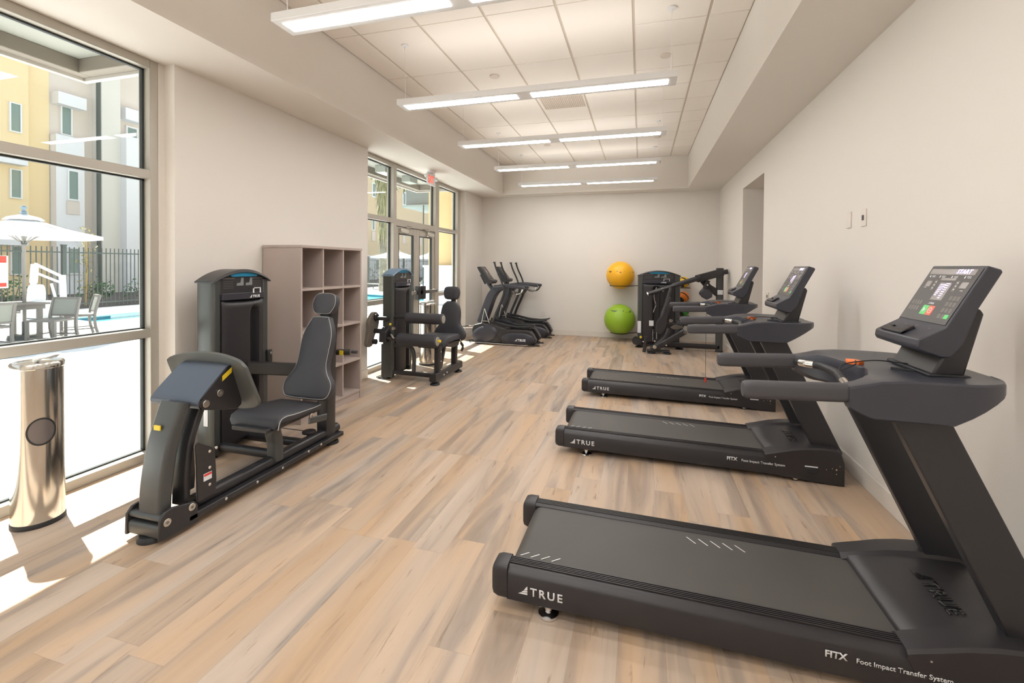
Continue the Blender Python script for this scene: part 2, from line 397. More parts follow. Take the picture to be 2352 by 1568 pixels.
# ------------------------------------------------------------------ windows
XO, XG = -3.70, -3.655
def frame_bars(bm, bars):
    for b in bars: box(bm, *b)
def window(n, ycols, top=ZS, zb=0., rows=((.935, 1.0), (2.14, 2.205)), skip=()):
    """ycols: list of (y0,y1) uprights; rows: horizontal bars"""
    bm = B()
    for a, b in ycols: box(bm, XO, XL, a, b, zb, top)
    for i in range(len(ycols)-1): box(bm, XO, XL, ycols[i][1], ycols[i+1][0], top-.062, top)
    for i in range(len(ycols)-1):
        a, b = ycols[i][1], ycols[i+1][0]
        if i not in skip:
            box(bm, XO, XL, a, b, 0, .065)
            for z0, z1 in rows: box(bm, XO, XL, a, b, z0, z1)
        else: box(bm, XO, XL, a, b, 2.10, 2.205)
    w = struct('window_%d' % n, bm, ALU, bevel=.003, seg=1)
    gk = B()
    for i in range(len(ycols)-1):
        a, b = ycols[i][1], ycols[i+1][0]
        zz = [.065]+[z for r in rows for z in r]+[top-.062] if i not in skip else [2.205, top-.062]
        for z0, z1 in zip(zz[::2], zz[1::2]):
            g = B(); box(g, XG-.003, XG+.003, a-.002, b+.002, z0-.002, z1+.002)
            obj('window_pane', g, GLASS, w, smooth=False)
            for p in ((a, a+.012, z0, z1), (b-.016, b, z0, z1), (a, b, z0, z0+.010), (a, b, z1-.012, z1)):
                box(gk, XG-.012, XG+.014, p[0], p[1], p[2], p[3])
    obj('gasket', gk, GASK, w, smooth=False)
    return w
window(1, [(YB, YB+.06), (-.62, -.56), (1.0, 1.06), (2.555, 2.615)][0:2]+[(2.555, 2.615)])
window(2, [(5.19, 5.25), (6.08, 6.175), (7.53, 7.68), (8.55, 8.70)][0:1]+[(6.08, 6.165), (7.535, 7.68), (8.555, 8.70)], skip=(1,))
bm = B(); box(bm, -3.76, XL, 2.615, 2.665, 0, ZS); struct('trim_1', bm, BASE, smooth=False)
bm = B(); box(bm, -3.76, XL, 8.70, 8.755, 0, ZS); struct('trim_2', bm, BASE, smooth=False)
# double door in window 2
def door(n, y0, y1, hinge):
    bm = B(); s, t, b_ = .10, .11, .22
    x0, x1 = XL-.075, XL-.025
    box(bm, x0, x1, y0, y0+s, .01, 2.095); box(bm, x0, x1, y1-s, y1, .01, 2.095)
    box(bm, x0, x1, y0+s, y1-s, .01, b_); box(bm, x0, x1, y0+s, y1-s, 2.095-t, 2.095)
    d = struct('door_%d' % n, bm, ALU, bevel=.003, seg=1)
    g = B(); box(g, XL-.053, XL-.047, y0+s, y1-s, b_, 2.095-t); obj('window_pane', g, GLASS, d, smooth=False)
    g = B()
    for p in ((y0+s, y0+s+.01, b_, 1.985), (y1-s-.012, y1-s, b_, 1.985), (y0+s, y1-s, b_, b_+.01), (y0+s, y1-s, 1.973, 1.985)): box(g, XL-.062, XL-.022, *p)
    obj('gasket', g, GASK, d, smooth=False)
    g = B(); bar(g, (XL+.045, y0+.05, 1.045), (XL+.045, y1-.05, 1.045), .045, .06, .01)
    box(g, XL-.025, XL+.03, y0+.03, y0+.09, 1.01, 1.08); box(g, XL-.025, XL+.03, y1-.09, y1-.03, 1.01, 1.08)
    obj('push_bar', g, STEEL, d, bevel=.002)
    g = B(); ym = y1-.09 if hinge < 0 else y0+.09
    box(g, XL+.02, XL+.09, ym-.04, ym+.04, .93, 1.15); obj('latch', g, BLK, d, bevel=.01)
    g = B(); yc = (y0+y1)/2+hinge*.12; box(g, XL-.025, XL+.03, yc-.12, yc+.12, 2.0, 2.07); obj('door_closer', g, STEEL, d, bevel=.008)
    g = B(); bar(g, (XL+.01, yc-.05*hinge, 2.085), (XL+.02, yc-.3*hinge, 2.115), .02, .012, .003); bar(g, (XL+.02, yc-.3*hinge, 2.115), (XL-.0, yc-.08*hinge, 2.13), .02, .012, .003); obj('closer_arm', g, STEEL, d)
door(1, 6.17, 6.85, -1); door(2, 6.852, 7.53, 1)

# ------------------------------------------------------------------ suspended lamps
def make_lamp(y):
    t = thing('linear_pendant_light', 'first long white pendant lamp, nearest to the camera', 'ceiling light', (-1.015, y, 3.06), 'linear lamps hung across the room')
    x0, x1, w = -2.305, .275, .098
    bm = B(); box(bm, x0, x1, y-w, y+w, 3.062, 3.116); obj('housing', bm, WHT, t, bevel=.003)
    for a, b in ((-2.25, -1.11), (-.975, .205)):
        g = B(); box(g, a, b, y-.052, y+.052, 3.0595, 3.0618); obj('diffuser', g, LAMPM, t, smooth=False)
    g = B(); box(g, x0+.06, x1-.06, y-.06, y+.06, 3.116, 3.118); obj('added_uplight', g, LAMPU, t, smooth=False)  # unseen glowing strip, added to throw light on the ceiling
    for a in (-2.26, .23):
        g = B(); tube(g, [(a, y, 3.105), (a, y-.02, ZC-.004)], .0014, 6, False); obj('hanging_wire', g, WHT, t)
        g = B(); cyl(g, (a, y-.02, ZC-.008), .035, .012); cyl(g, (a, y-.02, ZC-.03), .005, .04, seg=8); obj('ceiling_cup', g, WHT, t)
    return t
lamp = make_lamp(2.49)
for yy, lb in ((4.055, 'second long white pendant lamp from the camera, fully in view'), (5.59, 'third long white pendant lamp, the middle one of five'),
               (7.12, 'fourth long white pendant lamp, next to farthest'), (8.62, 'fifth long white pendant lamp, the farthest, before the far soffit'), (.93, 'added unseen pendant lamp overhead, behind the nearest one'), (-.65, 'added unseen pendant lamp behind the camera position'), (-2.1, 'added unseen pendant lamp at the back wall, brightening the near end')):  # the unseen lamps overhead and behind are added to brighten the room
    dup(lamp, (-1.015, yy, 3.06), lb)
# ceiling fittings
SPR = [(-1.631, 4.961, 'small round ceiling cap left, between first two full lamps'), (.225, 4.927, 'small round ceiling cap right, near the second lamp'), (-1.631, 8.013, 'small round ceiling cap left, by the far lamps'), (.248, 7.96, 'small round ceiling cap right, by the far lamps')]
for x, y, lb in SPR:
    bm = B(); cyl(bm, (x, y, ZC-.006), .055, .011); solo('sprinkler_cap', bm, mat('cap_beige', (.74, .66, .60), .6), lb, 'sprinkler', 'round caps on the ceiling', bevel=.003)
bm = B(); box(bm, -1.29, -.735, 5.75, 6.2, ZC-.004, ZC-.001)
t = thing('air_vent', 'flat square air vent flush in the tiled ceiling', 'vent', (-1.01, 5.97, ZC-.005))
obj('grille_plate', bm, mat('vent_paint', (.68, .60, .52), .6), t)
bm = B()
for k in range(22): x = -1.27+k*.0245; box(bm, x, x+.006, 5.78, 6.17, ZC-.0075, ZC-.004)
obj('louvre', bm, mat('vent_slot', (.55, .47, .40), .6), t, smooth=False)
# exit sign
t = thing('exit_sign', 'small red-lettered exit sign hanging from the soffit over the doors', 'sign', (-3.3, 6.76, 2.80))
bm = B(); box(bm, -3.315, -3.29, 6.62, 6.90, 2.80, 3.0); obj('sign_panel', bm, WHT, t, bevel=.004)
bm = B(); cyl(bm, (-3.3, 6.76, 3.018), .07, .036); obj('mounting_cup', bm, WHT, t)
bm = text_bm('EXIT', .165, (-3.289, 6.64, 2.838), (0, 1, 0), (0, 0, 1), bold=.02, space=1.0)
for v in bm.verts: v.co.y = 6.64+(v.co.y-6.64)*.62
obj('lettering', bm, mat('exit_red', (.8, .1, .06), .5, emit=(1, .12, .06), estr=.5), t, smooth=False)
for s in (-1, 1):
    bm = B(); sphere(bm, (-3.29, 6.76+s*.19, 2.93), .035, 16, 8); bar(bm, (-3.3, 6.76+s*.12, 2.93), (-3.3, 6.76+s*.18, 2.93), .02, .02); obj('emergency_lamp', bm, WHT, t)
# wall plates
def plate(x, y, z, w, h, lb, cat, axis='x', extra=None):
    t = thing('wall_plate', lb, cat, (x, y, z-h/2))
    bm = B()
    if axis == 'x': box(bm, x-.008, x, y-w/2, y+w/2, z-h/2, z+h/2)
    elif axis == 'xl': box(bm, x, x+.008, y-w/2, y+w/2, z-h/2, z+h/2)
    else: box(bm, x-w/2, x+w/2, y-.008, y, z-h/2, z+h/2)
    obj('cover', bm, mat('plate_white', (.74, .68, .62), .4), t, bevel=.003)
    if extra:
        bm = B(); box(bm, x-.012, x-.008, y-.012, y+.012, z-.018, z+.018); obj('switch', bm, BLK2 if extra == 'd' else WHT, t, bevel=.001)
plate(XR, 3.725, 1.855, .075, .12, 'light switch plate on the right wall, the nearer of the two', 'switch', extra='d')
plate(XR, 3.96, 1.86, .075, .12, 'blank white wall plate beside the light switch', 'wall plate')
plate(XR, 6.18, 1.15, .09, .11, 'small wall plate at the edge of the wall opening, behind the treadmill consoles', 'switch', extra='d')
plate(-2.05, YF, .45, .08, .12, 'white socket plate low on the far wall, between ellipticals and green ball', 'outlet', 'y')
plate(XP, 9.30, .47, .075, .12, 'white socket plate low on the short left wall', 'outlet', 'xl')
# ------------------------------------------------------------------ treadmills
def treadmill():
    """near side at y=Y0, belt along x, front towards the right wall"""
    Y0, Wd = 1.875, .645
    t = thing('treadmill', 'nearest black treadmill, its console reading START', 'treadmill', (.40, Y0+Wd/2, 0), 'treadmills facing the right wall')
    Y1 = Y0+Wd; yc = (Y0+Y1)/2
    mir = lambda y: Y0+Y1-y
    # side rails
    for s in (0, 1):
        f = (lambda y: y) if s == 0 else mir
        bm = B()
        prof = lambda x, zb, zt: [(x, f(Y0), zb), (x, f(Y0), zt-.012), (x, f(Y0+.008), zt), (x, f(Y0+.030), zt+.018), (x, f(Y0+.082), zt+.022), (x, f(Y0+.098), zt+.012), (x, f(Y0+.098), zb)]
        loft(bm, [prof(-.545, .050, .168), prof(.2, .040, .158), prof(1.0, .028, .148)])
        obj('side_rail', bm, PLB, t, bevel=.003)
        bm = B()   # ribs along the foot strip
        for k in range(5):
            yy = Y0+.036+k*.010
            loft(bm, [[(x, f(yy), z+.018), (x, f(yy+.004), z+.018), (x, f(yy+.004), z+.0235), (x, f(yy), z+.0235)] for x, z in ((-.54, .170), (.2, .160), (.96, .150))])
        obj('foot_strip', bm, PLB, t, smooth=False)
        bm = B()   # end cap
        secs = []
        for x, g in ((-.612, .020), (-.606, .008), (-.585, .0), (-.543, .0)):
            zb, zt = .048+g, .196-g*.8; y0 = Y0-.006+g*.5; y1 = Y0+.104-g*.4
            pts = [(x, f(y0+(y1-y0)*(.5+.5*a)), (zb+zt)/2+(zt-zb)/2*b) for a, b in [(math.copysign(abs(math.cos(q))**.35, math.cos(q)), math.copysign(abs(math.sin(q))**.35, math.sin(q))) for q in [2*PI*i/24 for i in range(24)]]]
            secs.append(pts)
        loft(bm, secs); obj('end_cap', bm, PLB, t)
    bm = B()   # deck edge under the belt
    loft(bm, [[(x, Y0+.098, zb), (x, Y0+.098, zb+.095), (x, Y1-.098, zb+.095), (x, Y1-.098, zb)] for x, zb in ((-.50, .06), (1.0, .05))])
    obj('deck', bm, RUB, t)
    bm = B()   # belt wraps round the rear roller
    path = [(x, z) for x, z in ((1.02, .158), (.2, .168), (-.50, .178))]+[(-.50-.052*math.sin(a), .126+.052*math.cos(a)) for a in [PI*k/10 for k in range(1, 11)]]
    rows = [[(x, y, z) for y in (Y0+.100, Y1-.100)] for x, z in path]
    R_ = [[bm.verts.new(p) for p in r] for r in rows]
    for A, C in zip(R_, R_[1:]): bm.faces.new((A[0], A[1], C[1], C[0]))
    belt = obj('running_belt', bm, BELT, t)
    bm = B()   # dashes printed on the belt
    zz = lambda x: .1705-.0125*(x-0)/1.0+.0015
    for k in range(5):
        x = .23+k*.054; y = Y1-.148
        poly(bm, [(x, y, zz(x)+.0005), (x+.006, y+.000, zz(x)+.0005), (x+.043, y-.045, zz(x)+.0005), (x+.037, y-.045, zz(x)+.0005)])
        x = -.515+k*.048 if k < 4 else None
        if x is not None: poly(bm, [(x, Y0+.112, .1795-.0125*(x+.5)), (x+.006, Y0+.112, .1795-.0125*(x+.5)), (x+.040, Y0+.142, .1795-.0125*(x+.5)), (x+.034, Y0+.142, .1795-.0125*(x+.5))])
    obj('belt_marks', bm, WHP, belt, smooth=False)
    # motor hood: two winged side covers and a lower middle
    for s in (0, 1):
        f = (lambda y: y) if s == 0 else mir
        bm = B()
        secs = []
        for x, zt, zb, w in ((.905, .178, .15, .105), (.93, .186, .10, .108), (1.0, .205, .026, .112), (1.08, .228, .022, .118), (1.16, .243, .016, .125), (1.26, .252, .010, .125), (1.345, .250, .006, .125), (1.375, .235, .005, .120), (1.395, .17, .004, .110), (1.39, .03, .004, .105)):
            secs.append([(x, f(Y0-.004), zb), (x, f(Y0-.004), zt-.014), (x, f(Y0+.006), zt-.003), (x, f(Y0+.03), zt), (x, f(Y0+w-.02), zt), (x, f(Y0+w), zt-.018), (x, f(Y0+w), zb)])
        loft(bm, secs); c = obj('side_cover', bm, PLB, t, angle=35)
        if s == 0:
            g = B()
            for x, z, r in ((1.345, .115, .006), (1.345, .085, .003), (1.32, .12, .003), (1.365, .14, .003), (1.285, .11, .003), (.97, .16, .004)):
                cyl(g, (x, Y0-.006, z), r, .006, 'y', 10)
            obj('screw', g, CHROME, c)
    bm = B()
    secs = []
    for x, z in ((.925, .165), (.935, .178), (1.0, .195), (1.1, .218), (1.2, .232), (1.34, .236), (1.38, .20), (1.385, .04)):
        secs.append([(x, Y0+.10, .03), (x, Y0+.10, z), (x, Y1-.10, z), (x, Y1-.10, .03)])
    loft(bm, secs); hood = obj('motor_hood', bm, PLB, t, angle=50)
    s_ = .18/1.0*.105
    bm = brand(.052, (1.115, Y1-.215, .2235), (-.0, -1, 0), (1, 0, .17), bold=.03)
    obj('lettering', bm, mat('gloss_black_letters', (.012, .012, .012), .12), hood, smooth=False)
    # white lettering on the near rail
    zsl = -.0125
    bm = brand(.035, (-.492, Y0-.0012, .088), (1, 0, -.017), (0, 0, 1), bold=.022, space=1.32, gap=1.5)
    obj('lettering', bm, WHP, t, smooth=False, label='white maker lettering on the side rail')
    bm = text_bm('FITX', .034, (.655, Y0-.0055, .100), (1, 0, -.012), (0, 0, 1), bold=.03)
    obj('lettering', bm, WHP, t, smooth=False, label='bold white letters on the side rail')
    bm = B(); merge(bm, text_bm('Foot Impact Transfer System', .024, (.752, Y0-.0055, .099), (1, 0, -.012), (0, 0, 1), bold=.008))
    obj('lettering', bm, WHP, t, smooth=False, label='white slogan lettering on the side rail')
    bm = B(); box(bm, 1.155, 1.235, Y0-.0065, Y0-.005, .112, .120); obj('power_switch_label', bm, WHP, t, smooth=False)
    bm = B(); box(bm, 1.165, 1.23, Y0-.010, Y0-.004, .075, .104); obj('power_socket', bm, RUB, t, bevel=.004)
    # feet and wheels
    for y in (Y0+.03, mir(Y0+.03)):
        bm = B(); lathe(bm, [(.0, 0), (.042, 0), (.046, .004), (.044, .013), (.015, .024), (.012, .034), (.020, .036), (.020, .042), (.010, .044), (.010, .062)], (-.365, y, 0), 24); obj('levelling_foot', bm, CHROME, t)
        bm = B(); cyl(bm, (1.10, y-.012, .026), .026, .03, 'y', 20); w = obj('transport_wheel', bm, RUB, t, bevel=.003)
        bm = B(); cyl(bm, (1.10, y-.028, .026), .018, .004, 'y', 20); obj('wheel_hub', bm, STEEL, w)
    bm = B(); cyl(bm, (1.34, Y0+.05, .012), .03, .024, 'x', 16); cyl(bm, (1.34, Y1-.05, .012), .03, .024, 'x', 16)
    for v in bm.verts: v.co.z = max(v.co.z, 0.001)
    obj('front_foot', bm, RUB, t)
    # uprights
    for s in (0, 1):
        f = (lambda y: y) if s == 0 else mir
        bm = B()
        w = .172
        ya, yb = f(Y0+.062), f(Y0+.112)
        z0, z1 = .20, .985
        xa = lambda z: 1.238-(z-.20)*.468
        loft(bm, [[(xa(z), ya, z), (xa(z)+w, ya, z), (xa(z)+w, yb, z), (xa(z), yb, z)] for z in (z0, .6, z1)])
        obj('upright', bm, BLK2, t, bevel=.006)
    # handlebar body
    def sec_half(x, side):
        f = (lambda y: Y0+y) if side == 0 else (lambda y: Y1-y)
        k = (x-.72)
        def lerp(tab, x):
            for (a, p), (b, q) in zip(tab, tab[1:]):
                if x <= b: return p+(q-p)*(x-a)/(b-a)
            return tab[-1][1]
        zt = lerp(((.72, 1.078), (.77, 1.090), (.82, 1.104), (.9, 1.112), (1.0, 1.113), (1.1, 1.112), (1.2, 1.112), (1.26, 1.104)), x)
        zb = lerp(((.72, 1.002), (.75, .985), (.79, .968), (1.03, .966), (1.2, 1.062), (1.26, 1.072)), x)
        w = lerp(((.72, .066), (.76, .080), (.80, .110), (.84, .17), (.87, .25), (.895, Wd/2), (1.3, Wd/2)), x)
        yo = lerp(((.72, .0), (1.0, .0), (1.08, .006), (1.14, .022), (1.19, .055), (1.225, .10), (1.25, .16), (1.262, .24)), x)
        dip = lerp(((.72, .0), (.8, .006), (.9, .022), (1.0, .024), (1.15, .016), (1.26, .004)), x)
        ins = min(w-yo, .3)
        def Z(u): return zt-dip*min(1, max(0, (u-.03)/.14))**.8
        ys = [yo+(w-yo)*q for q in (.18, .4, .7, .93)]
        pts = [(x, f(yo), zb+.005), (x, f(yo), zt-.008), (x, f(yo+.006), zt-.001)]
        pts += [(x, f(y), Z(y)) for y in ys]
        pts += [(x, f(w), Z(w)-(.012 if w < Wd/2-.001 else 0)), (x, f(w), zb+.02), (x, f(yo+(w-yo)*.5), zb), (x, f(yo+.006), zb)]
        return pts
    bm = B()
    for side in (0, 1):
        loft(bm, [sec_half(x, side) for x in (.72, .735, .76, .78, .80, .82, .84, .855, .87, .883, .895, .93, .97, 1.03, 1.08, 1.12, 1.16, 1.19, 1.215, 1.235, 1.25, 1.26)])
    body = obj('handlebar_body', bm, PLA, t, angle=32)
    # flat dark shapes painted as the shade inside the body's storage pockets
    for rim in ([(.985, .325), (1.095, .325), (1.125, .24), (1.10, .225), (1.07, .28), (1.02, .29)], [(.99, .60), (1.09, .605), (1.115, .49), (1.085, .455), (1.065, .555), (1.02, .565)]):
        g = B(); rim = [(x, Y0+y) for x, y in rim]
        loft(g, [[(x, y, 1.080) for x, y in rim], [(x, y, 1.1005) for x, y in rim]])
        obj('pocket_shade', g, RUB, body, bevel=.002)
    # long foam grips
    for s in (0, 1):
        f = (lambda y: y) if s == 0 else mir
        g = B()
        P = [(.378, 1.036, .55), (.381, 1.036, .80), (.392, 1.036, .96), (.41, 1.037, 1), (.55, 1.042, 1), (.70, 1.049, 1), (.723, 1.050, .97)]
        loft(g, [[(x, f(Y0+.034)+a*k, z+b*k) for a, b in rrect(.058, .066, .020, 5)] for x, z, k in P])
        obj('grip', g, GRIP, t)
    # bent pulse bar across
    g = B(); bp = [(.722, mir(Y0+.055), 1.050), (.750, mir(Y0+.11), 1.053), (.795, mir(Y0+.16), 1.055), (.805, Y0+.35, 1.056), (.785, Y0+.25, 1.057), (.755, Y0+.12, 1.056), (.745, Y0+.05, 1.055)]
    tube(g, bp, .0165, 14); pb = obj('pulse_bar', g, RUB, t)
    sp_ = smooth_path(bp)
    for a, b in ((3, 10), (27, 34)):
        g = B(); sweep(g, sp_[a:b], circ(.0175, 14)); obj('pulse_sensor', g, STEEL, pb)
    # stop key
    g = B(); prism(g, [(.86, yc+.075), (.895, yc+.05), (.925, yc+.075), (.905, yc+.115), (.87, yc+.118)], 'z', 1.088, 1.105); key = obj('stop_key', g, ORG, t, bevel=.004)
    g = B(); tube(g, [(.89, yc+.07, 1.106), (.86, yc+.0, 1.10), (.80, yc-.02, 1.078), (.83, yc+.01, 1.10), (.95, yc+.06, 1.112), (1.05, yc+.06, 1.108), (1.15, yc+.03, 1.104), (1.19, yc+.0, 1.10)], .0025, 6); obj('cord', g, RUB, key)
    # console head
    cy0, cy1 = Y0+.195, Y1-.125     # right and left side as seen by the camera
    prof = [(1.222, 1.514), (1.262, 1.500), (1.266, 1.490), (1.196, 1.352), (1.155, 1.22), (1.115, 1.168), (1.085, 1.168), (1.018, 1.192), (1.010, 1.205), (1.014, 1.232), (1.098, 1.281)]
    g = B(); prism(g, prof, 'y', cy0, cy1); head = obj('console_head', g, PLA, t, bevel=.008, seg=3)
    N_ = Vector((1.222-1.098, 0, 1.514-1.281)).normalized(); nrm = Vector((-N_.z, 0, N_.x))
    O = Vector((1.098, cy1, 1.281))+nrm*.0008; Rt = Vector((0, -1, 0)); W_ = cy1-cy0; H_ = .264
    def P(u, v, d=0): return O+Rt*(u*W_)+N_*(v*H_)+nrm*d
    def quad(bm, u0, v0, u1, v1, d=.001): loft(bm, [[P(u0, v0, 0), P(u1, v0, 0), P(u1, v1, 0), P(u0, v1, 0)], [P(u0, v0, d), P(u1, v0, d), P(u1, v1, d), P(u0, v1, d)]])
    g = B(); quad(g, .03, .03, .97, .965, .001); face = obj('control_panel', g, SCRN, head, bevel=.001)
    g = B(); quad(g, .06, .84, .90, .935, .0014); quad(g, .40, .40, .62, .70, .0014); quad(g, .12, .62, .22, .72, .0014); quad(g, .78, .62, .90, .72, .0014); quad(g, .36, .74, .64, .78, .0014); obj('display_window', g, LCDB, head, smooth=False)
    g = text_bm('START', .026, P(.57, .862, .0016), Rt, N_+Rt*.15, bold=.02, space=1.1)
    for i in range(7):
        quad(g, .42+.0*i, .66-.03*i, .46+.012*(6-i)*.9, .672-.03*i, .0018)
    for i in range(8): quad(g, .52, .68-.035*i, .59-.004*i, .692-.035*i, .0018)
    obj('lit_readout', g, LCD, head, smooth=False)
    g = B()
    for r_ in range(4):
        for c in range(3): quad(g, .74+c*.065, .42-r_*.10, .795+c*.065, .49-r_*.10, .0014)
    obj('number_keys', g, BTN, head, smooth=False)
    g = B()
    for r_ in range(2):
        for c in range(4): quad(g, .08+c*.055, .30-r_*.10, .125+c*.055, .37-r_*.10, .0014)
    obj('program_keys', g, BTN, head, smooth=False)
    for u in (.27, .68): g = B(); quad(g, u, .56, u+.06, .74, .0014); obj('arrow_key', g, BTN, head, smooth=False)
    g = B()
    for u in (.10, .30, .53, .76):
        quad(g, u, .785, u+.015, .82, .0014); quad(g, u+.04, .81, u+.11, .816, .0014); quad(g, u+.05, .79, u+.11, .796, .0014)
    quad(g, .12, .60, .17, .607, .0014); quad(g, .83, .58, .88, .587, .0014)
    for u in (.30, .71):
        for v_ in (.59, .645, .70): quad(g, u-.012, v_, u+.012, v_+.012, .0018)
    obj('printed_marks', g, WHP, head, smooth=False)
    g = brand(.0075, P(.425, .325, .0016), Rt, N_, bold=.03); obj('lettering', g, WHP, head, smooth=False)
    g = B(); quad(g, .37, .14, .48, .30, .002); quad(g, .86, .12, .93, .19, .002); obj('start_button', g, GBT, head, bevel=.001)
    g = B(); quad(g, .485, .14, .60, .30, .002); obj('stop_button', g, RBT, head, bevel=.001)
    g = text_bm('II', .0, P(.5, .2, .0022), Rt, N_) if False else B()
    c0 = P(.425, .22, .0024); loft(g, [[c0-Rt*.006-N_*.012, c0+Rt*.008, c0-Rt*.006+N_*.012], [c0-Rt*.006-N_*.012+nrm*.0004, c0+Rt*.008+nrm*.0004, c0-Rt*.006+N_*.012+nrm*.0004]])
    c0 = P(.543, .22, .0024)
    for k in range(16):
        a, b = 2*PI*k/16, 2*PI*(k+1)/16
        q = [c0+(Rt*math.cos(x)+N_*math.sin(x))*r_ for x, r_ in ((a, .010), (b, .010), (b, .0125), (a, .0125))]; poly(g, q)
    poly(g, [c0-Rt*.006-N_*.001, c0+Rt*.006-N_*.001, c0+Rt*.006+N_*.001, c0-Rt*.006+N_*.001])
    obj('button_symbols', g, WHP, head, smooth=False)
    # tray at the foot of the console
    N2 = Vector((1.098-1.014, 0, 1.281-1.232)).normalized(); n2 = Vector((-N2.z, 0, N2.x)); O2 = Vector((1.014, cy1, 1.232))
    g = B()
    for a, b, c, d, h in ((.12, .62, .06, .32, .010), (.52, .62, .06, .62, .012), (.16, .24, .3, .5, .008)):
        pts = [O2+Rt*(a*W_)+N2*(c*.097), O2+Rt*(b*W_)+N2*(c*.097), O2+Rt*(b*W_)+N2*(d*.097), O2+Rt*(a*W_)+N2*(d*.097)]
        loft(g, [pts, [p+n2*h for p in pts]])
    obj('tray_lip', g, PLB, head, bevel=.003)
    g = B()
    for a, c in ((.30, .72), (.52, .78), (.80, .72)):
        pts = [O2+Rt*(q*W_)+N2*(w*.097)+n2*.001 for q, w in ((a, c), (a+.06, c), (a+.06, c+.05), (a, c+.05))]; poly(g, pts)
    obj('port_marks', g, BTN, head, smooth=False)
    # console mast
    g = B(); ym0, ym1 = cy0+.012, cy1-.03
    prism(g, [(1.065, 1.098), (1.165, 1.098), (1.222, 1.335), (1.208, 1.356), (1.190, 1.345), (1.10, 1.175)], 'y', ym0, ym1)
    obj('console_mast', g, PLB, t, bevel=.008)
    g = B(); box(g, 1.05, 1.18, ym0-.012, ym1+.012, 1.092, 1.104); obj('mast_foot', g, RUB, t, bevel=.004)
    return t
tm = treadmill()
tm['label'] = 'nearest black treadmill, its console display reading START'
tm2 = dup(tm, tm.location+Vector((-.035, 1.725, 0)), 'middle black treadmill, between the nearest and the farthest treadmill')
tm3 = dup(tm, tm.location+Vector((-.03, 3.39, 0)), 'farthest of the black treadmills, a stop cord dangling onto its belt')
# the farthest treadmill's stop cord hangs onto the belt
t3y = tm3.location.y
bm = B(); tube(bm, [(.74, t3y+.05, 1.04), (.735, t3y+.052, .6), (.735, t3y+.05, .20)], .0022, 6); 
ko = obj('hanging_cord', bm, RUB, tm3)
bm = B(); bar(bm, (.735, t3y+.05, .172), (.735, t3y+.05, .222), .022, .014, .004); obj('cord_clip', bm, RED, tm3)

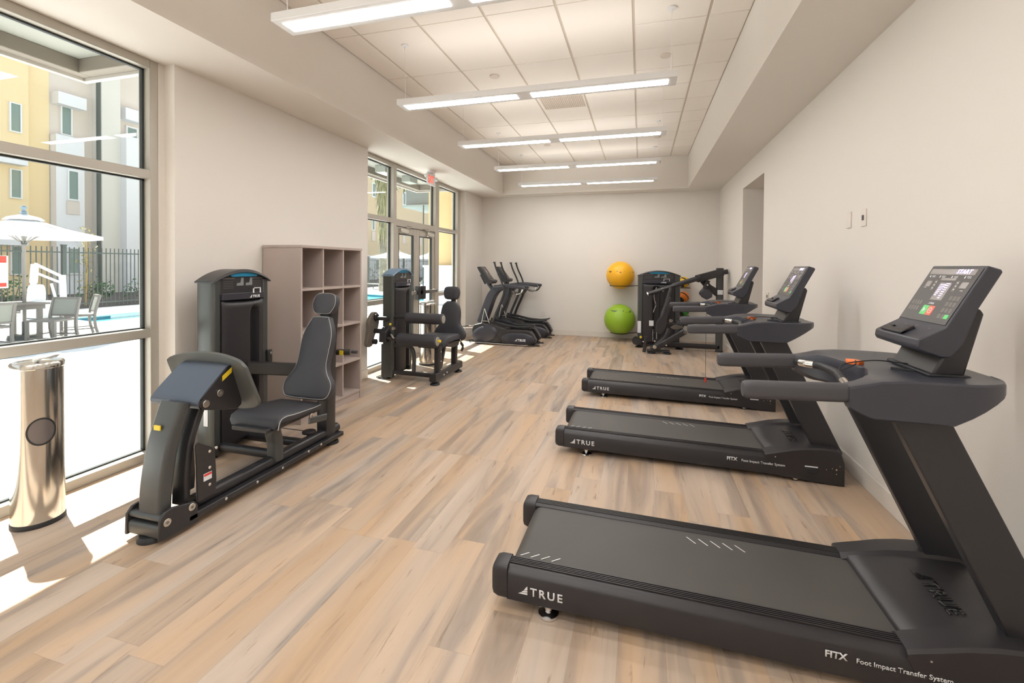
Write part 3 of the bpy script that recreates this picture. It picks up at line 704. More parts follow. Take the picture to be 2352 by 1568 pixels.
# ------------------------------------------------------------------ weight tower shared by the strength machines
def tower(t, M, Wt=.53, D=.17, H=1.46, groove=.68, sc=1., capmat=None, pins=True):
    """local frame: u to the right seen from the front, d towards the back, z up; M maps (u,-d,z)"""
    def put(name, bm, m, parent=t, **k):
        bmesh.ops.transform(bm, matrix=M, verts=bm.verts); return obj(name, bm, m, parent, **k)
    # local x=u, local y = depth (positive back)
    e = .062*Wt/.53
    for s in (0, 1):
        bm = B(); f = (lambda u: u) if s == 0 else (lambda u: Wt-u)
        pts = [(f(0.0), D*.25), (f(.004), D*.1), (f(.015), .0), (f(e), .0), (f(e), D), (f(.012), D), (f(.0), D*.85)]
        prism(bm, pts, 'z', .03, H-.085); put('side_panel', bm, SIDE, bevel=.004)
    bm = B(); box(bm, e, Wt-e, .062, D-.02, .03, H-.07); put('inner_housing', bm, RUB)
    # arched cap
    bm = B(); secs = []
    n = 16
    for k in range(n+1):
        u = -.008+(Wt+.016)*k/n; q = 1-((u-Wt/2)/(Wt/2+.008))**2; z = H-.098+.095*q
        th = .012+.014*q
        secs.append([(u, -.018-.012*q, z-th), (u, -.012-.012*q, z), (u, D+.006, z), (u, D+.006, z-th)])
    loft(bm, secs); cap = put('top_cap', bm, capmat or BLK2, bevel=.003)
    # header board
    bm = B(); secs = []
    for k in range(n+1):
        u = e+(Wt-2*e)*k/n; q = 1-((u-Wt/2)/(Wt/2+.008))**2; z = H-.098+.095*q-.014
        secs.append([(u, .004, H-.245), (u, .004, z), (u, .03, z), (u, .03, H-.245)])
    loft(bm, secs); head = put('header_board', bm, PLB)
    bm = B(); secs = []
    for k in range(n+1):
        u = Wt*.27+(Wt*.5)*k/n; q = 1-((u-Wt/2)/(Wt/2+.008))**2; z = H-.098+.095*q-.016
        lo = H-.062+(.0 if 0 < k < n else .018); secs.append([(u, -.008, min(lo, z-.001)), (u, -.012, z), (u, .004, z), (u, .004, min(lo, z-.001))])
    loft(bm, secs); put('blue_badge', bm, BLUE, parent=head)
    bm = B()
    for a, b in ((.14, .36), (.66, .87)): box(bm, Wt*a, Wt*b, .0015, .004, H-.080, H-.074)
    for i in range(5):
        for a, b in ((.17, .34), (.68, .84)): box(bm, Wt*a, Wt*b, .0020, .004, H-.102-.013*i, H-.100-.013*i)
    put('instruction_text', bm, BTN, parent=head, smooth=False)
    bm = B()
    for a in (.40, .56):
        poly(bm, [(Wt*(a+.02), .0015, H-.135), (Wt*(a+.115), .0015, H-.135), (Wt*(a+.115), .0015, H-.072), (Wt*(a+.075), .0015, H-.072), (Wt*(a+.06), .0015, H-.112), (Wt*(a+.0), .0015, H-.115), (Wt*(a-.01), .0015, H-.135)])
    put('exercise_pictures', bm, mat('pictogram_grey', (.22, .235, .235), .5), parent=head, smooth=False)
    # pocket shelf, bowed forward
    bm = B(); secs = []
    for k in range(n+1):
        u = e+.004+(Wt-2*e-.008)*k/n; q = 1-((u-Wt/2)/(Wt/2))**2
        secs.append([(u, .0-.035*q, H-.245), (u, .0-.045*q, H-.195+.004*q), (u, .02, H-.195), (u, .02, H-.245)])
    loft(bm, secs); pocket = put('pocket_shelf', bm, PLA, bevel=.003)
    bm = B(); u0_ = Wt*.61
    for a, b, c, d in ((0, .008, 0, .055), (Wt*.13, Wt*.13+.008, 0, .055), (0, Wt*.13+.008, .047, .055)):
        box(bm, u0_+a, u0_+b, -.046, -.040, H-.198+c*.8, H-.198+d*.8)
    put('white_bracket', bm, WHP, parent=pocket, smooth=False)
    bm = brand(.021, (Wt*.535, -.0475, H-.234), (1, 0, 0), (0, 0, 1), bold=.04, space=1.08)
    put('lettering', bm, WHP, parent=pocket, smooth=False)
    # bulging front shroud with a round-topped groove
    bm = B(); nu, nz = 36, 56; z0, z1 = .10, H-.252; gu, gr = Wt*groove, Wt*.085; gt = z1-.10
    def dep(u, z):
        q = 1-((u-Wt/2)/(Wt/2-e))**2
        d = -.032*max(0, q)**.5*.9
        zz = max(0, z-gt); dist = math.hypot(u-gu, zz)/gr
        k = max(0, 1-dist**2)
        top = min(1, (z1-z)/.03)
        return d*top+.055*min(1, k*1.8)*(1 if z > .25 else 1)
    grid = [[bm.verts.new((e+.006+(Wt-2*e-.012)*i/nu, dep(e+.006+(Wt-2*e-.012)*i/nu, z0+(z1-z0)*j/nz), z0+(z1-z0)*j/nz)) for i in range(nu+1)] for j in range(nz+1)]
    for j in range(nz):
        for i in range(nu): bm.faces.new((grid[j][i], grid[j][i+1], grid[j+1][i+1], grid[j+1][i]))
    ex = bmesh.ops.extrude_face_region(bm, geom=list(bm.faces))
    for v in ex['geom']:
        if isinstance(v, bmesh.types.BMVert): v.co.y = .064
    put('front_shroud', bm, PLB, angle=60)
    if pins:
        bm = B()
        for i in range(5): cyl(bm, (gu-.03, -.006, .17+.028*i), .007, .01, 'y', 10)
        put('selector_pins', bm, CHROME)
    return put
def pad(name, outline, thick, M, m, parent, pipe=True):
    """cushion from half-widths [(halfwidth, v)...] going up; local x right, y forward(normal), z up along the pad"""
    R = [(w, v) for w, v in outline]; pts = R+[(-w, v) for w, v in reversed(R)]
    P = smooth_path([(a, 0, b) for a, b in pts]+[(pts[0][0], 0, pts[0][1])], 5)[:-1]
    cx = 0; cz = sum(p.z for p in P)/len(P)
    bm = B()
    def ring(y, k): return [(p.x*k if True else 0, y, cz+(p.z-cz)*k) for p in P]
    loft(bm, [ring(-thick*.5, .90), ring(-thick*.42, .97), ring(-.2*thick, 1.0), ring(.25*thick, 1.0), ring(thick*.42, .965), ring(thick*.5, .90), ring(thick*.56, .5), ring(thick*.58, .1)])
    bmesh.ops.transform(bm, matrix=M, verts=bm.verts); o = obj(name, bm, m, parent, angle=70)
    if pipe:
        bm = B(); rg = [Vector(q) for q in ring(thick*.40, .975)]
        secs = []
        for i, p in enumerate(rg):
            tt = (rg[(i+1) % len(rg)]-rg[i-1]).normalized(); s = tt.cross(Vector((0, 1, 0))).normalized()
            secs.append([p+s*.0022*math.cos(a)+Vector((0, 1, 0))*.0022*math.sin(a) for a in (0, 1.57, 3.14, 4.71)])
        loft(bm, secs, caps=False, ring=True); bmesh.ops.transform(bm, matrix=M, verts=bm.verts); obj('piping', bm, PIPE, o)
    return o
def frame_m(o, right, fwd, up):
    r, f, u = [Vector(v).normalized() for v in (right, fwd, up)]
    M = Matrix((r, f, u)).transposed().to_4x4(); M.translation = Vector(o); return M
def bolts(name, pts, axis, r, parent, m=None, h=.01):
    for p in pts:
        bm = B(); cyl(bm, p, r, h, axis, 18); o = obj(name, bm, m or CHROME, parent, bevel=.0015)
        if r > .018:
            s = 1 if axis == 'x' else -1
            q = list(p); q[0 if axis == 'x' else 1] += s*(h/2+.0006); bm = B(); cyl(bm, q, r*.42, .0016, axis, 6); obj('bolt_socket', bm, BTN, o)

# ------------------------------------------------------------------ leg press
t = thing('leg_press_machine', 'black seated leg press machine with a broad foot plate, beside the cubby shelf', 'exercise machine', (-2.75, 2.5, 0), 'seated strength machines')
LP = t
put = tower(t, frame_m((-3.10, 2.665, 0), (0, 1, 0), (-1, 0, 0), (0, 0, 1)), Wt=.535, D=.17)
bm = B(); box(bm, -3.285, -3.262, 2.6695, 2.668, .25, .4) if False else box(bm, -3.19, -3.15, 2.661, 2.664, .26, .55); obj('warning_label', bm, WHP, t, smooth=False)
bm = B(); box(bm, -2.565, -2.42, 1.93, 3.31, .045, .080); obj('base_beam', bm, BLK2, t, bevel=.006)
bm = B(); bar(bm, (-2.50, 2.02, .110), (-2.50, 3.31, .110), .085, .07, .03); obj('base_tube', bm, BLK2, t)
bm = B(); bar(bm, (-3.16, 2.74, .085), (-2.55, 2.74, .085), .06, .06, .02); bar(bm, (-3.16, 2.98, .085), (-2.55, 2.98, .085), .06, .06, .02); obj('cross_tube', bm, BLK2, t)
def roundpoly(pts, n=4): return [(p.x, p.z) for p in smooth_path([(a, 0, b) for a, b in pts]+[(pts[0][0], 0, pts[0][1])], n)[:-1]]
pl = [(1.768, .03), (1.985, .022), (1.985, .125), (1.965, .150), (1.935, .155), (1.84, .178), (1.80, .172), (1.772, .14)]
for x in (-2.675, -2.438):
    bm = B(); prism(bm, pl, 'x', x, x+.018); obj('foot_bracket', bm, BLK2, t, bevel=.004)
bm = B(); bar(bm, (-2.66, 1.80, .066), (-2.43, 1.80, .066), .05, .07, .015, up=(0, 0, 1)); bar(bm, (-2.66, 1.803, .135), (-2.43, 1.803, .135), .045, .035, .016); obj('front_cross_bar', bm, GREYP, t)
bolts('pivot_bolt', [(-2.418, 1.806, .115), (-2.418, 1.945, .128)], 'x', .021, t, STEEL)
bm = B(); cbar(bm, [(-2.54, 1.83, .13), (-2.54, 1.842, .30), (-2.54, 1.878, .50), (-2.54, 1.95, .71)], .165, .075, .022, up=(0, 1, 0)); obj('swing_arm_front', bm, GREYP, t)
bm = B(); cbar(bm, [(-2.51, 1.955, .13), (-2.51, 1.960, .30), (-2.51, 1.985, .48), (-2.51, 2.06, .68)], .10, .04, .012, up=(0, 1, 0)); obj('swing_arm_rear', bm, BLK2, t)
sp_pl = [(1.985, .13), (2.10, .14), (2.106, .22), (2.096, .39), (2.08, .415), (1.99, .475), (1.978, .46)]
for x in (-2.435, -2.60):
    bm = B(); prism(bm, sp_pl, 'x', x, x+.012); obj('gusset_plate', bm, BLK2, t, bevel=.003)
bolts('bolt', [(-2.419, 2.055, .40), (-2.419, 2.055, .305), (-2.419, 2.055, .205), (-2.419, 2.098, .405), (-2.419, 2.165, .066), (-2.419, 2.40, .06), (-2.419, 2.88, .075), (-2.419, 3.02, .075), (-2.419, 2.62, .06)], 'x', .009, t)
bm = B(); box(bm, -2.422, -2.4205, 2.02, 2.072, .235, .278); w = obj('warning_sticker', bm, WHP, t, smooth=False)
bm = B(); box(bm, -2.4203, -2.4195, 2.022, 2.070, .262, .275); obj('red_band', bm, RED, w, smooth=False)
bm = B(); box(bm, -2.578, -2.532, 1.8535, 1.860, .578, .604); g = obj('yellow_sticker', bm, YEL, t, smooth=False)
g.rotation_euler[0] = 0
# hood of the press arm
side = [(1.972, .690), (1.985, .668), (2.015, .655), (2.12, .625), (2.23, .600), (2.262, .62), (2.262, .85), (2.20, .878), (2.165, .880), (2.01, .745), (1.98, .722)]
for x in (-2.412, -2.760):
    bm = B(); prism(bm, side, 'x', x, x+.010); obj('arm_cheek', bm, BLK2, t, bevel=.002)
bm = B()
cp = [(1.990, .672), (1.975, .680), (1.968, .697), (1.972, .715), (1.99, .735), (2.03, .773), (2.09, .825), (2.15, .876), (2.20, .888), (2.262, .868)]
loft(bm, [[(x, y, z) for y, z in cp]+[(x, y+.006, z-.008) for y, z in reversed(cp)] for x in (-2.764, -2.402)]); obj('arm_hood', bm, mat('hood_blue_black', (.085, .10, .13), .38, metal=.2), t, angle=50)
bolts('arm_bolt', [(-2.398, 2.016, .692), (-2.398, 2.108, .731)], 'x', .022, t, STEEL)
bm = B(); 
loft(bm, [[(-2.4015, y, z) for y, z in ((2.125, .795), (2.19, .835), (2.19, .867), (2.125, .827))], [(-2.4005, y, z) for y, z in ((2.125, .795), (2.19, .835), (2.19, .867), (2.125, .827))]]); obj('yellow_sticker', bm, YEL, t, smooth=False)
# foot plate
bm = B(); nu, nv = 24, 14
def fp(i, j, back):
    s = -1+2*i/nu; v = j/nv
    w = .322*(1-.03*v); x = -2.578+s*w
    top = .948-.045*s*s; bot = .575+.045*abs(s)**3
    z = bot+(top-bot)*v
    y = 2.292-.115*v-.035*(1-s*s)*0+.05*(s*s)*-.6+(.0 if not back else .018)
    k = 1-.0
    return (x, y, z)
for back in (0, 1): pass
Gf = [[bm.verts.new(fp(i, j, 0)) for i in range(nu+1)] for j in range(nv+1)]
# round the corners by pulling them in
for (ci, cj) in ((0, 0), (nu, 0), (0, nv), (nu, nv)):
    for i in range(nu+1):
        for j in range(nv+1):
            di = abs(i-ci)/nu*.62; dj = abs(j-cj)/nv*.36; R_ = .045
            if di < R_ and dj < R_:
                a, b = R_-di, R_-dj; d = max(a, b); h = math.hypot(a, b)
                if h > 1e-6:
                    k = d/h; v = Gf[j][i]; sx = 1 if ci == 0 else -1; sz = 1 if cj == 0 else -1
                    v.co.x += sx*(a-a*k); v.co.z += sz*(b-b*k)
for j in range(nv):
    for i in range(nu): bm.faces.new((Gf[j][i], Gf[j][i+1], Gf[j+1][i+1], Gf[j+1][i]))
ex = bmesh.ops.extrude_face_region(bm, geom=list(bm.faces))
bmesh.ops.translate(bm, verts=[v for v in ex['geom'] if isinstance(v, bmesh.types.BMVert)], vec=(0, .022, .004))
obj('foot_plate', bm, mat('foot_plate_rubber', (.095, .098, .092), .5, bump=.1, bscale=200), t, bevel=.005)
bm = B(); box(bm, -2.74, -2.42, 2.225, 2.265, .64, .85); obj('plate_mount', bm, BLK2, t, bevel=.004)
# seat, back and head cushions
bm = B(); secs = []
for y, zt, hw in ((2.50, .385, .18), (2.505, .420, .205), (2.525, .448, .215), (2.57, .460, .22), (2.65, .452, .222), (2.85, .437, .215), (2.95, .430, .195), (2.965, .420, .185)):
    zb = zt-.062 if y > 2.51 else zt-.03
    secs.append([(-2.56-hw, y, zb+.02), (-2.56-hw, y, zt-.016), (-2.56-hw+.02, y, zt), (-2.56+hw-.02, y, zt), (-2.56+hw, y, zt-.016), (-2.56+hw, y, zb+.02), (-2.56+hw-.03, y, zb), (-2.56-hw+.03, y, zb)])
loft(bm, secs); seat = obj('seat_cushion', bm, VIN, t, angle=60)
bm = B(); tube(bm, [(-2.349, 2.503, .372), (-2.343, 2.52, .432), (-2.341, 2.57, .447), (-2.338, 2.65, .439), (-2.347, 2.85, .424), (-2.366, 2.95, .416)], .003, 6); obj('piping', bm, PIPE, seat)
bm = B(); box(bm, -2.70, -2.40, 2.46, 2.96, .355, .385); obj('seat_plate', bm, BLK2, t, bevel=.006)
bd = Vector((0, .20, .64)).normalized(); bn = Vector((0, -bd.z, bd.y))
Mb = frame_m((-2.50, 2.955, .445), (-1, 0, 0), bn, bd)
pad('back_cushion', [(.10, 0), (.19, .012), (.222, .07), (.215, .13), (.165, .20), (.140, .27), (.138, .36), (.140, .47), (.125, .55), (.085, .635), (.065, .655)], .075, Mb, VIN, t)
pad('head_cushion', [(.055, .675), (.085, .695), (.108, .745), (.105, .80), (.085, .835), (.04, .848)], .070, Mb, VIN, t)
bm = B(); cbar(bm, [(-2.505, 3.19, .06), (-2.505, 3.195, .45), (-2.505, 3.20, .75), (-2.505, 3.235, 1.14)], .105, .11, .012, up=(0, 1, 0)); obj('seat_back_post', bm, BLK2, t)
bm = B(); cbar(bm, [(-2.49, 2.63, .11), (-2.49, 2.625, .24), (-2.49, 2.605, .33), (-2.49, 2.64, .375)], .10, .085, .03, up=(0, 1, 0)); obj('seat_post', bm, GREYP, t)
bm = B(); bar(bm, (-3.12, 2.965, .65), (-2.55, 3.17, .62), .06, .10, .01); obj('support_arm', bm, BLK, t)
bm = B(); box(bm, -3.115, -3.085, 2.93, 3.0, .55, .78) if False else box(bm, -3.10, -3.075, 3.165, 3.215, .56, .76); obj('arm_plate', bm, BLK, t, bevel=.006)
bolts('bolt', [(-3.068, 3.19, .60), (-3.068, 3.19, .73)], 'x', .012, t)
bm = B(); bar(bm, (-2.52, 3.27, .755), (-2.375, 3.33, .755), .035, .05, .015); obj('side_handle', bm, BLK, t)
bm = B(); cyl(bm, (-2.34, 3.342, .755), .014, .05, 'x', 16); obj('handle_end', bm, GREYP, t)
bm = B(); box(bm, -2.437, -2.400, 3.268, 3.272, .738, .775); obj('yellow_sticker', bm, YEL, t, smooth=False)
bm = B(); sphere(bm, (-2.47, 3.245, .862), .018, 12, 8); obj('yellow_knob', bm, YEL, t)
bolts('adjuster_disc', [(-2.325, 2.80, .378)], 'x', .022, t, STEEL)
bm = B(); bar(bm, (-2.33, 2.78, .35), (-2.30, 2.93, .335), .02, .05, .009); obj('seat_lever', bm, GREYP, t)
bm = B(); cyl(bm, (-2.545, 3.035, .155), .052, .018); cyl(bm, (-2.545, 3.035, .145), .02, .03); obj('cable_pulley', bm, BLK2, t, bevel=.003)
bm = B(); tube(bm, [(-3.09, 2.99, .18), (-2.58, 3.035, .158)], .003, 6, False); obj('cable', bm, RUB, t)
for x, y, r in ((-2.545, 1.825, .072), (-2.49, 3.235, .062)):
    bm = B(); lathe(bm, [(0, 0), (r, 0), (r, .012), (r*.85, .028), (r*.4, .034), (r*.4, .045)], (x, y, 0), 28); obj('rubber_foot', bm, RUB, t)
for y in (2.71, 3.15):
    bm = B(); lathe(bm, [(0, 0), (.05, 0), (.05, .012), (.03, .03)], (-3.18, y, 0), 20); obj('rubber_foot', bm, RUB, t)

# ------------------------------------------------------------------ seated leg extension / curl
t = thing('leg_curl_machine', 'black seated leg curl machine with two long foam rollers, by the glass doors', 'exercise machine', (-2.8, 5.55, 0), 'seated strength machines')
tower(t, frame_m((-3.10, 5.235, 0), (0, 1, 0), (-1, 0, 0), (0, 0, 1)), Wt=.535, D=.145, capmat=BLUS, pins=False)
bm = B(); bar(bm, (-2.465, 5.12, .098), (-2.465, 5.99, .098), .09, .10, .02); obj('base_beam', bm, BLK2, t)
bm = B(); bar(bm, (-3.24, 5.29, .095), (-2.48, 5.26, .095), .07, .05, .015); obj('cross_tube', bm, BLK2, t)
bm = B(); bar(bm, (-3.225, 5.27, .02), (-3.225, 5.27, .46), .085, .075, .02, up=(0, 1, 0)); obj('front_post', bm, GREYP, t)
bm = B(); cbar(bm, [(-3.18, 5.29, .435), (-3.0, 5.29, .452), (-2.86, 5.29, .43), (-2.81, 5.285, .33), (-2.81, 5.28, .11)], .05, .045, .018, up=(0, 1, 0)); obj('curved_brace', bm, GREYP, t)
bm = B(); cbar(bm, [(-2.465, 5.27, .12), (-2.465, 5.275, .30), (-2.465, 5.28, .50)], .075, .08, .01, up=(0, 1, 0)); obj('seat_front_post', bm, BLK2, t)
bm = B(); cbar(bm, [(-2.465, 5.80, .12), (-2.465, 5.80, .30), (-2.465, 5.82, .48)], .07, .075, .01, up=(0, 1, 0)); obj('seat_rear_post', bm, BLK2, t)
bm = B(); cbar(bm, [(-2.48, 5.36, .17), (-2.48, 5.45, .35), (-2.48, 5.50, .48)], .05, .05, .01, up=(0, 1, 0)); obj('diagonal_brace', bm, BLK2, t)
bolts('bolt', [(-2.42, 5.27, .18), (-2.42, 5.27, .28), (-2.42, 5.27, .40), (-2.418, 5.35, .09), (-2.418, 5.45, .10), (-3.17, 5.25, .12), (-3.17, 5.25, .40)], 'x', .010, t)
# seat
bm = B(); secs = []
for y, zt, hw in ((5.33, .50, .17), (5.35, .545, .205), (5.42, .572, .22), (5.60, .575, .222), (5.80, .560, .215), (5.86, .54, .20)):
    secs.append([(-2.60-hw, y, zt-.075), (-2.60-hw, y, zt-.016), (-2.60-hw+.02, y, zt), (-2.60+hw-.02, y, zt), (-2.60+hw, y, zt-.016), (-2.60+hw, y, zt-.075)])
loft(bm, secs); obj('seat_cushion', bm, VIN, t, angle=60)
bm = B(); prism(bm, [(5.38, .49), (5.84, .47), (5.80, .40), (5.62, .40), (5.45, .44)], 'x', -2.50, -2.40); obj('seat_bracket', bm, BLK2, t, bevel=.006)
bd = Vector((0, .07, .62)).normalized(); bn = Vector((0, -bd.z, bd.y))
Mb = frame_m((-2.57, 5.875, .44), (-1, 0, 0), bn, bd)
pad('back_cushion', [(.10, 0), (.19, .012), (.235, .06), (.235, .12), (.19, .19), (.15, .25), (.148, .36), (.142, .43), (.12, .50), (.07, .545), (.05, .555)], .070, Mb, VIN, t, pipe=False)
pad('head_cushion', [(.06, .58), (.10, .60), (.118, .66), (.112, .72), (.095, .75), (.05, .762)], .065, Mb, VIN, t, pipe=False)
bm = B(); cbar(bm, [(-2.56, 5.95, .38), (-2.56, 5.96, .7), (-2.56, 5.99, 1.05)], .06, .05, .01, up=(0, 1, 0)); obj('seat_back_post', bm, BLK2, t)
bolts('adjuster_disc', [(-2.385, 5.83, .455)], 'x', .026, t, STEEL)
bm = B(); cbar(bm, [(-2.40, 5.88, .42), (-2.39, 5.93, .36), (-2.40, 5.90, .30)], .02, .04, .008); obj('seat_lever', bm, BLK, t)
# rollers
def roller(n, x0, x1, y, z, r):
    bm = B(); P = [(x0, .90), (x0+.008, .98), (x0+.02, 1), (x1-.02, 1), (x1-.008, .98), (x1, .90)]
    loft(bm, [[(x, y+r*k*math.cos(a), z+r*k*math.sin(a)) for a in [2*PI*i/28 for i in range(28)]] for x, k in P]); o = obj(n, bm, VIN, t)
    for x in (x0-.002, x1+.002):
        bm = B(); cyl(bm, (x, y, z), r*.72, .008, 'x', 24); obj('end_disc', bm, mat('satin_steel', (.50, .49, .47), .5, metal=.6), o, bevel=.002)
roller('upper_roller', -2.925, -2.405, 5.30, .812, .070); roller('lower_roller', -2.985, -2.44, 5.20, .545, .080)
bm = B(); cyl(bm, (-2.42, 5.20, .548), .012, .03, 'x', 12); cyl(bm, (-2.402, 5.20, .548), .02, .016, 'x', 12); obj('yellow_knob', bm, YEL, t, bevel=.003)
bm = B(); tube(bm, [(-2.93, 5.30, .815), (-3.06, 5.30, .818), (-3.14, 5.29, .80), (-3.17, 5.27, .74), (-3.18, 5.25, .66)], .020, 12); obj('upper_roller_arm', bm, BLK2, t)
bm = B(); tube(bm, [(-2.98, 5.20, .545), (-3.12, 5.20, .545), (-3.20, 5.21, .56)], .024, 12); obj('lower_roller_arm', bm, BLK2, t)
bm = B(); prism(bm, [(5.14, .50), (5.28, .50), (5.30, .66), (5.25, .70), (5.15, .64)], 'x', -3.24, -3.14); obj('pivot_block', bm, BLK2, t, bevel=.01)
bm = B(); bar(bm, (-3.40, 5.20, .635), (-3.16, 5.21, .635), .06, .06, .02); bar(bm, (-3.35, 5.22, .80), (-3.14, 5.24, .80), .06, .055, .02); obj('pivot_shaft', bm, BLK2, t)
bm = B()
wp = roundpoly([(5.07, .66), (5.05, .56), (5.03, .48), (5.08, .44), (5.16, .46), (5.20, .56), (5.28, .66), (5.31, .78), (5.27, .865), (5.19, .88), (5.12, .83), (5.07, .76)], 4)
prism(bm, wp, 'x', -3.385, -3.335); obj('cam_cover', bm, mat('cam_brown_black', (.15, .125, .10), .45), t, bevel=.008)
bm = B(); cyl(bm, (-3.33, 5.22, .81), .05, .04, 'x', 20); obj('cam_hub', bm, BLK2, t, bevel=.004)
bm = B(); cyl(bm, (-3.32, 5.17, .50), .035, .06, 'x', 20); obj('cam_hub', bm, BLK2, t, bevel=.004)
bm = B(); bar(bm, (-3.13, 5.22, .62), (-3.04, 5.17, .68), .03, .02, .006); bar(bm, (-3.10, 5.2, .60), (-3.03, 5.16, .55), .025, .02, .006); cyl(bm, (-3.03, 5.15, .69), .02, .03, 'y', 12); obj('range_adjuster', bm, STEEL, t)
bm = B(); sphere(bm, (-3.09, 5.17, .735), .016, 12, 8); obj('yellow_knob', bm, YEL, t)
for x, y, r in ((-2.465, 5.19, .062), (-2.465, 5.93, .058), (-3.225, 5.28, .062)):
    bm = B(); lathe(bm, [(0, 0), (r, 0), (r, .010), (r*.85, .022), (r*.4, .03), (r*.4, .045)], (x, y, 0), 28); obj('rubber_foot', bm, RUB, t)
bm = B(); box(bm, -3.34, -3.16, 5.24, 5.34, .012, .024); obj('foot_flange', bm, BLK2, t, bevel=.002)

# ------------------------------------------------------------------ row machine by the far wall
t = thing('row_machine', 'black rowing strength machine with two long lever arms, before the ball rack', 'exercise machine', (.6, 8.6, 0), 'seated strength machines')
ROW = t
tower(t, frame_m((-.045, 8.86, 0), (1, 0, 0), (0, 1, 0), (0, 0, 1)), Wt=.755, D=.22, H=1.435, groove=.45)
bm = B(); bar(bm, (-.01, 8.80, .10), (-.01, 8.86, .10), .12, .12, .05); cyl(bm, (-.06, 8.72, .13), .075, .12, 'y', 22); obj('base_drum', bm, BLK2, t)
bm = B(); bar(bm, (1.355, 8.74, .02), (1.355, 8.74, 1.475), .12, .09, .035, up=(0, 1, 0)); obj('rear_post', bm, GREYP, t)
bm = B(); cyl(bm, (1.355, 8.74, 1.478), .062, .018); obj('post_cap', bm, BLK2, t, bevel=.004)
bm = B(); bar(bm, (.40, 8.74, .085), (1.355, 8.74, .085), .09, .085, .015); obj('base_beam', bm, BLK2, t)
for yy in (8.42, 8.60):
    bm = B(); tube(bm, [(.13, yy, 1.012), (.35, yy, 1.09), (.62, yy, 1.19)], .033, 14)
    bar(bm, (.56, yy, 1.17), (1.0, yy, 1.315), .05, .075, .018); bar(bm, (.95, yy+.02, 1.295), (1.37, yy+.10, 1.415), .05, .125, .03); obj('lever_arm', bm, BLK2, t)
    bm = B(); sweep(bm, [Vector((.122, yy, 1.009)), Vector((.142, yy, 1.016))], circ(.035, 14)); obj('grip_end', bm, STEEL, t)
bm = B(); bar(bm, (1.30, 8.64, 1.405), (1.47, 8.64, 1.425), .06, .085, .038); obj('lever_pivot', bm, BLK2, t)
bolts('pivot_bolt', [(1.35, 8.59, 1.40), (.25, 8.13, .125), (.51, 8.18, .58), (.74, 8.15, .40), (.38, 8.40, 1.10)], 'y', .030, t, STEEL)
bm = B(); tube(bm, [(.29, 8.78, 1.12), (.25, 8.78, .95), (.28, 8.78, .80), (.24, 8.78, .66)], .012, 8); obj('counter_link', bm, CHROME, t)
bm = B()
for k in range(9): cyl(bm, (.235, 8.80, .13+k*.025), .006, .01, 'y', 8); cyl(bm, (.30, 8.80, .17+k*.02), .006, .01, 'y', 8)
obj('weight_number_dots', bm, WHP, t)
bm = B(); cbar(bm, [(.52, 8.40, 1.14), (.44, 8.36, .85), (.36, 8.32, .60), (.30, 8.28, .38)], .07, .05, .02, up=(0, 1, 0)); cbar(bm, [(.56, 8.52, 1.10), (.50, 8.5, .8), (.46, 8.45, .55)], .05, .05, .02, up=(0, 1, 0)); obj('swing_link', bm, BLK2, t)
bm = B(); prism(bm, roundpoly([(.475, .98), (.515, .96), (.475, .72), (.455, .56), (.425, .43), (.35, .34), (.275, .38), (.285, .55), (.37, .67), (.425, .84)], 4), 'y', 8.20, 8.30); obj('weight_arm_cover', bm, PLB, t, bevel=.012, seg=3)
bm = B(); cbar(bm, [(.20, 8.22, .07), (.28, 8.22, .14), (.42, 8.22, .28), (.48, 8.24, .44)], .08, .09, .02, up=(0, 1, 0)); obj('front_frame', bm, BLK2, t)
bm = B(); bar(bm, (.20, 8.2, .055), (.74, 8.2, .41), .07, .10, .02); bar(bm, (.12, 8.25, .045), (.50, 8.25, .045), .09, .045, .015); obj('diagonal_frame', bm, BLK2, t)
bm = B(); bar(bm, (.075, 8.2, .02), (.11, 8.2, .29), .05, .06, .02); obj('foot_rest', bm, BLK2, t)
pad('seat_cushion', [(.10, 0), (.13, .03), (.13, .24), (.09, .28)], .07, frame_m((.60, 8.34, .54), (0, -1, 0), (0, 0, 1), (1, 0, 0)), VIN, t, pipe=False)
bm = B(); bar(bm, (.64, 8.3, .38), (.74, 8.3, .56), .06, .06, .012); bar(bm, (.46, 8.3, .52), (.80, 8.3, .51), .05, .04, .012); obj('seat_frame', bm, BLK2, t)
bm = B(); prism(bm, roundpoly([(.50, .46), (.58, .43), (.72, .47), (.64, .52), (.55, .50)], 4), 'y', 8.225, 8.235); obj('adjuster_plate', bm, STEEL, t)
bm = B(); prism(bm, [(1.00, 1.265), (1.10, 1.14), (1.28, .99), (1.31, .99), (1.31, 1.12), (1.20, 1.19), (1.14, 1.28), (1.04, 1.31)], 'y', 8.68, 8.70); obj('gusset_plate', bm, BLK2, t, bevel=.004)
bm = B(); bar(bm, (1.15, 8.60, 1.27), (1.07, 8.60, 1.08), .05, .065, .01); bar(bm, (1.0, 8.56, 1.03), (1.16, 8.56, 1.10), .06, .05, .01); obj('stop_bracket', bm, BLK2, t)
bm = B(); prism(bm, [(1.00, 1.07), (1.05, 1.13), (1.14, 1.12), (1.20, 1.05), (1.195, .985), (1.11, .935), (1.03, .98)], 'y', 8.45, 8.60); obj('thigh_cushion', bm, VIN, t, bevel=.015, seg=3)
bolts('bolt', [(1.13, 8.55, 1.19), (1.10, 8.55, 1.09), (1.10, 8.50, .99), (.06, 8.19, .20), (.25, 8.17, .22), (.44, 8.17, .16)], 'y', .013, t)
bm = B(); box(bm, 1.31, 1.40, 8.688, 8.692, 1.02, 1.10); obj('white_label', bm, WHP, t, smooth=False)
